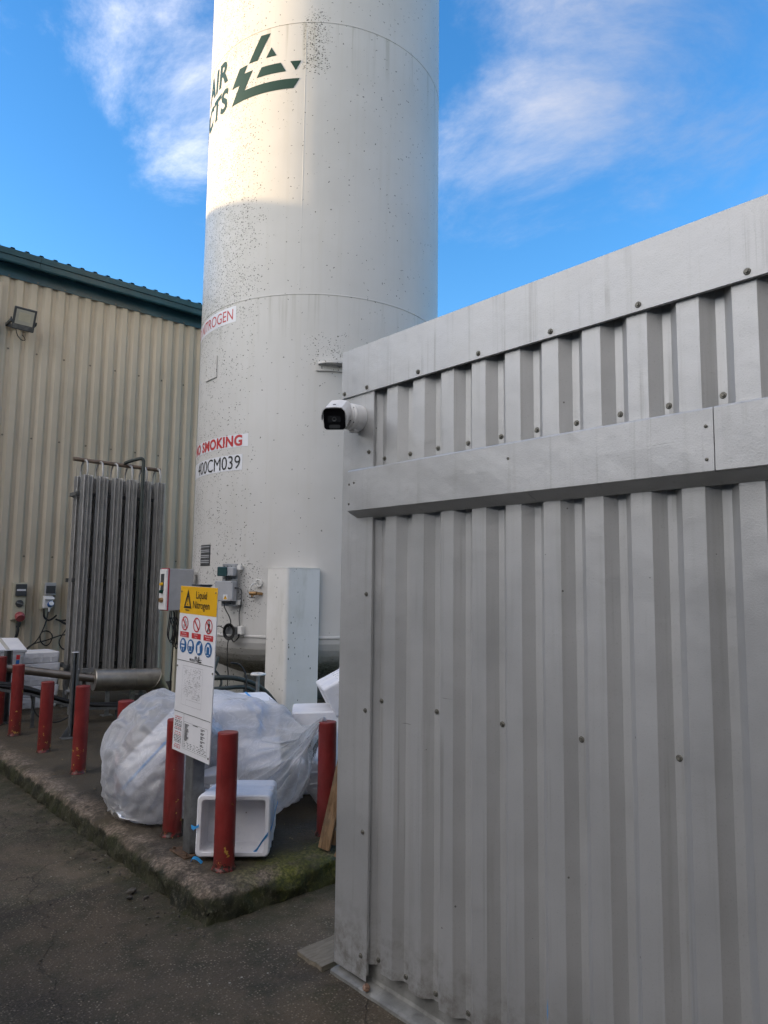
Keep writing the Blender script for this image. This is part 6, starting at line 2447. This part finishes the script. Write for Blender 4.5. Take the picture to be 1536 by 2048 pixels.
# ================================================================== PALLET PIECES BESIDE THE SHED
def build_pallet():
    r = thing('broken_pallet', 'broken wooden pallet pieces propped beside the shed corner', 'pallet', (2.80, 3.45, ZS))

    def plank(p0, p1, w, t, wd, mat='wood', name='plank'):
        p0, p1 = Vector(p0), Vector(p1)
        a, b, c = ortho(p1 - p0, wd)
        m = MB()
        m.box((p0 + p1) / 2, ((p1 - p0).length, t, w), box_matrix((0, 0, 0), a, b, c), 0.003)
        m.build(name, M[mat], r)
    plank((2.685, 3.50, ZS + 0.01), (2.90, 3.44, 1.10), 0.080, 0.018, (0.3, -0.9, 0.1))
    plank((2.755, 3.555, ZS + 0.03), (2.95, 3.50, 0.98), 0.075, 0.018, (0.4, -0.9, 0.1))
    plank((2.725, 3.475, ZS + 0.075), (3.25, 3.62, ZS + 0.045), 0.085, 0.045, UP, name='bearer')
    plank((2.66, 3.33, ZS + 0.012), (2.84, 3.20, 0.62), 0.060, 0.018, (0.7, -0.7, 0.1))
    plank((2.80, 3.60, ZS + 0.20), (3.25, 3.66, ZS + 0.22), 0.075, 0.018, UP)


build_pallet()

# weathered board poking out from under the shed corner
m = MB()
bm = bmesh.new()
vs = []
n = 14
for j in range(5):
    for i in range(n + 1):
        x = 2.045 + 0.62 * i / n
        y = 2.672 + 0.19 * j / 4
        if i == 0:
            x += 0.012 * random.random()
        vs.append((x, y + 0.03 * (x - 2.06), 0.016 + 0.004 * noise.noise(Vector((x * 20, y * 20, 0)))))
fs = [(j * (n + 1) + i, j * (n + 1) + i + 1, (j + 1) * (n + 1) + i + 1, (j + 1) * (n + 1) + i) for j in range(4) for i in range(n)]
m.add(vs, fs, True)
edge = [j * (n + 1) for j in range(5)] + [4 * (n + 1) + i for i in range(1, n + 1)]
front = list(range(0, n + 1))
for loop in (edge, front[::-1]):
    for a, b in zip(loop[:-1], loop[1:]):
        pa, pb = Vector(vs[a]), Vector(vs[b])
        m.add([pa, pb, pb + V(0, 0, -0.03), pa + V(0, 0, -0.03)], [(0, 1, 2, 3)])
bm.free()
tag(m.build('weathered_board', M['greywood'], None, (2.1, 2.75, 0)), 'weathered grey board on the ground at the shed corner', 'board')

# snail shell on the base flashing
m = MB()
c = V(2.083, 2.405, 0.026)
m.lathe(c, (-0.3, -0.5, 0.75), [(0.0165 * cos(a), 0.012 * sin(a)) for a in [pi * (k / 8 - 0.5) for k in range(9)]], 16, False)
m.tube([c + V(-0.004, -0.006, 0.009) + V(cos(t) * 0.009 * (1 - t / 14), 0.006 * sin(t) * (1 - t / 14), sin(t) * 0.008 * (1 - t / 14) + 0.0) for t in [0.6 * k for k in range(18)]], 0.0032, 6)
tag(m.build('snail_shell', M['shell'], None, c), 'brown snail shell on the shed base flashing', 'shell')

# stones, leaves and grit
rnd = random.Random(11)
bm = bmesh.new()
bmesh.ops.create_icosphere(bm, subdivisions=1, radius=1.0)
bv = [v.co.copy() for v in bm.verts]
bf = [tuple(v.index for v in f.verts) for f in bm.faces]
bm.free()
PEB = [(1.74, 4.00, 0.026), (1.70, 3.93, 0.018), (1.77, 3.88, 0.015), (1.75, 3.80, 0.016), (1.62, 4.02, 0.014), (1.80, 4.06, 0.015), (1.79, 3.70, 0.012)]
for k, (x, y, s) in enumerate(PEB[:3]):
    m = MB()
    m.add([(x + v.x * s * (0.9 + 0.5 * rnd.random()), y + v.y * s * (0.6 + 0.5 * rnd.random()), 0.002 + s * 0.3 + v.z * s * (0.4 + 0.4 * rnd.random())) for v in bv], bf, False)
    lab = ['largest loose stone in the broken gutter at the plinth foot', 'middle-sized loose stone beside the largest at the plinth foot', 'smallest of three loose stones at the plinth foot'][k]
    tag(m.build('loose_stone', M['pebble'], None, (x, y, 0)), lab, 'stone', 'loose stones at the plinth foot')
m = MB()
for k in range(900):
    if k < 420:
        x, y = rnd.uniform(1.55, 1.86), rnd.uniform(3.3, 6.5)
        x = 1.86 - abs(rnd.gauss(0, 0.09)) - 0.005
    else:
        x, y = rnd.uniform(-0.4, 2.05), rnd.uniform(1.5, 6.0)
    s = rnd.choice((0.0025, 0.003, 0.004, 0.006)) * (1 if k > 30 else 1.8)
    z = -0.004 + 0.010 * noise.noise(Vector((x * 1.3, y * 1.3, 0)))
    a = rnd.uniform(0, 6.28)
    m.add([(x + (v.x * cos(a) - v.y * sin(a)) * s * 1.3, y + (v.x * sin(a) + v.y * cos(a)) * s, z + v.z * s * 0.7) for v in bv], bf, True)
tag(m.build('loose_grit', M['pebble']), 'loose grit scattered over the dark yard', 'grit', kind='stuff')
m = MB()
for k in range(26):
    x, y = rnd.uniform(2.35, 2.85), rnd.uniform(3.45, 4.2)
    if k > 16:
        x, y = rnd.uniform(1.95, 2.6), rnd.uniform(5.5, 7.4)
    a = rnd.uniform(0, 6.28)
    L_, w_ = rnd.uniform(0.010, 0.022), rnd.uniform(0.003, 0.006)
    d, e = V(cos(a), sin(a), 0), V(-sin(a), cos(a), 0)
    c = V(x, y, ZS + 0.007)
    m.add([c - d * L_, c + e * w_ + V(0, 0, 0.003), c + d * L_, c - e * w_ + V(0, 0, 0.002)], [(0, 3, 2, 1)])
tag(m.build('leaf_litter', M['leaf']), 'dry leaf scraps and bits littering the plinth', 'litter', kind='stuff')
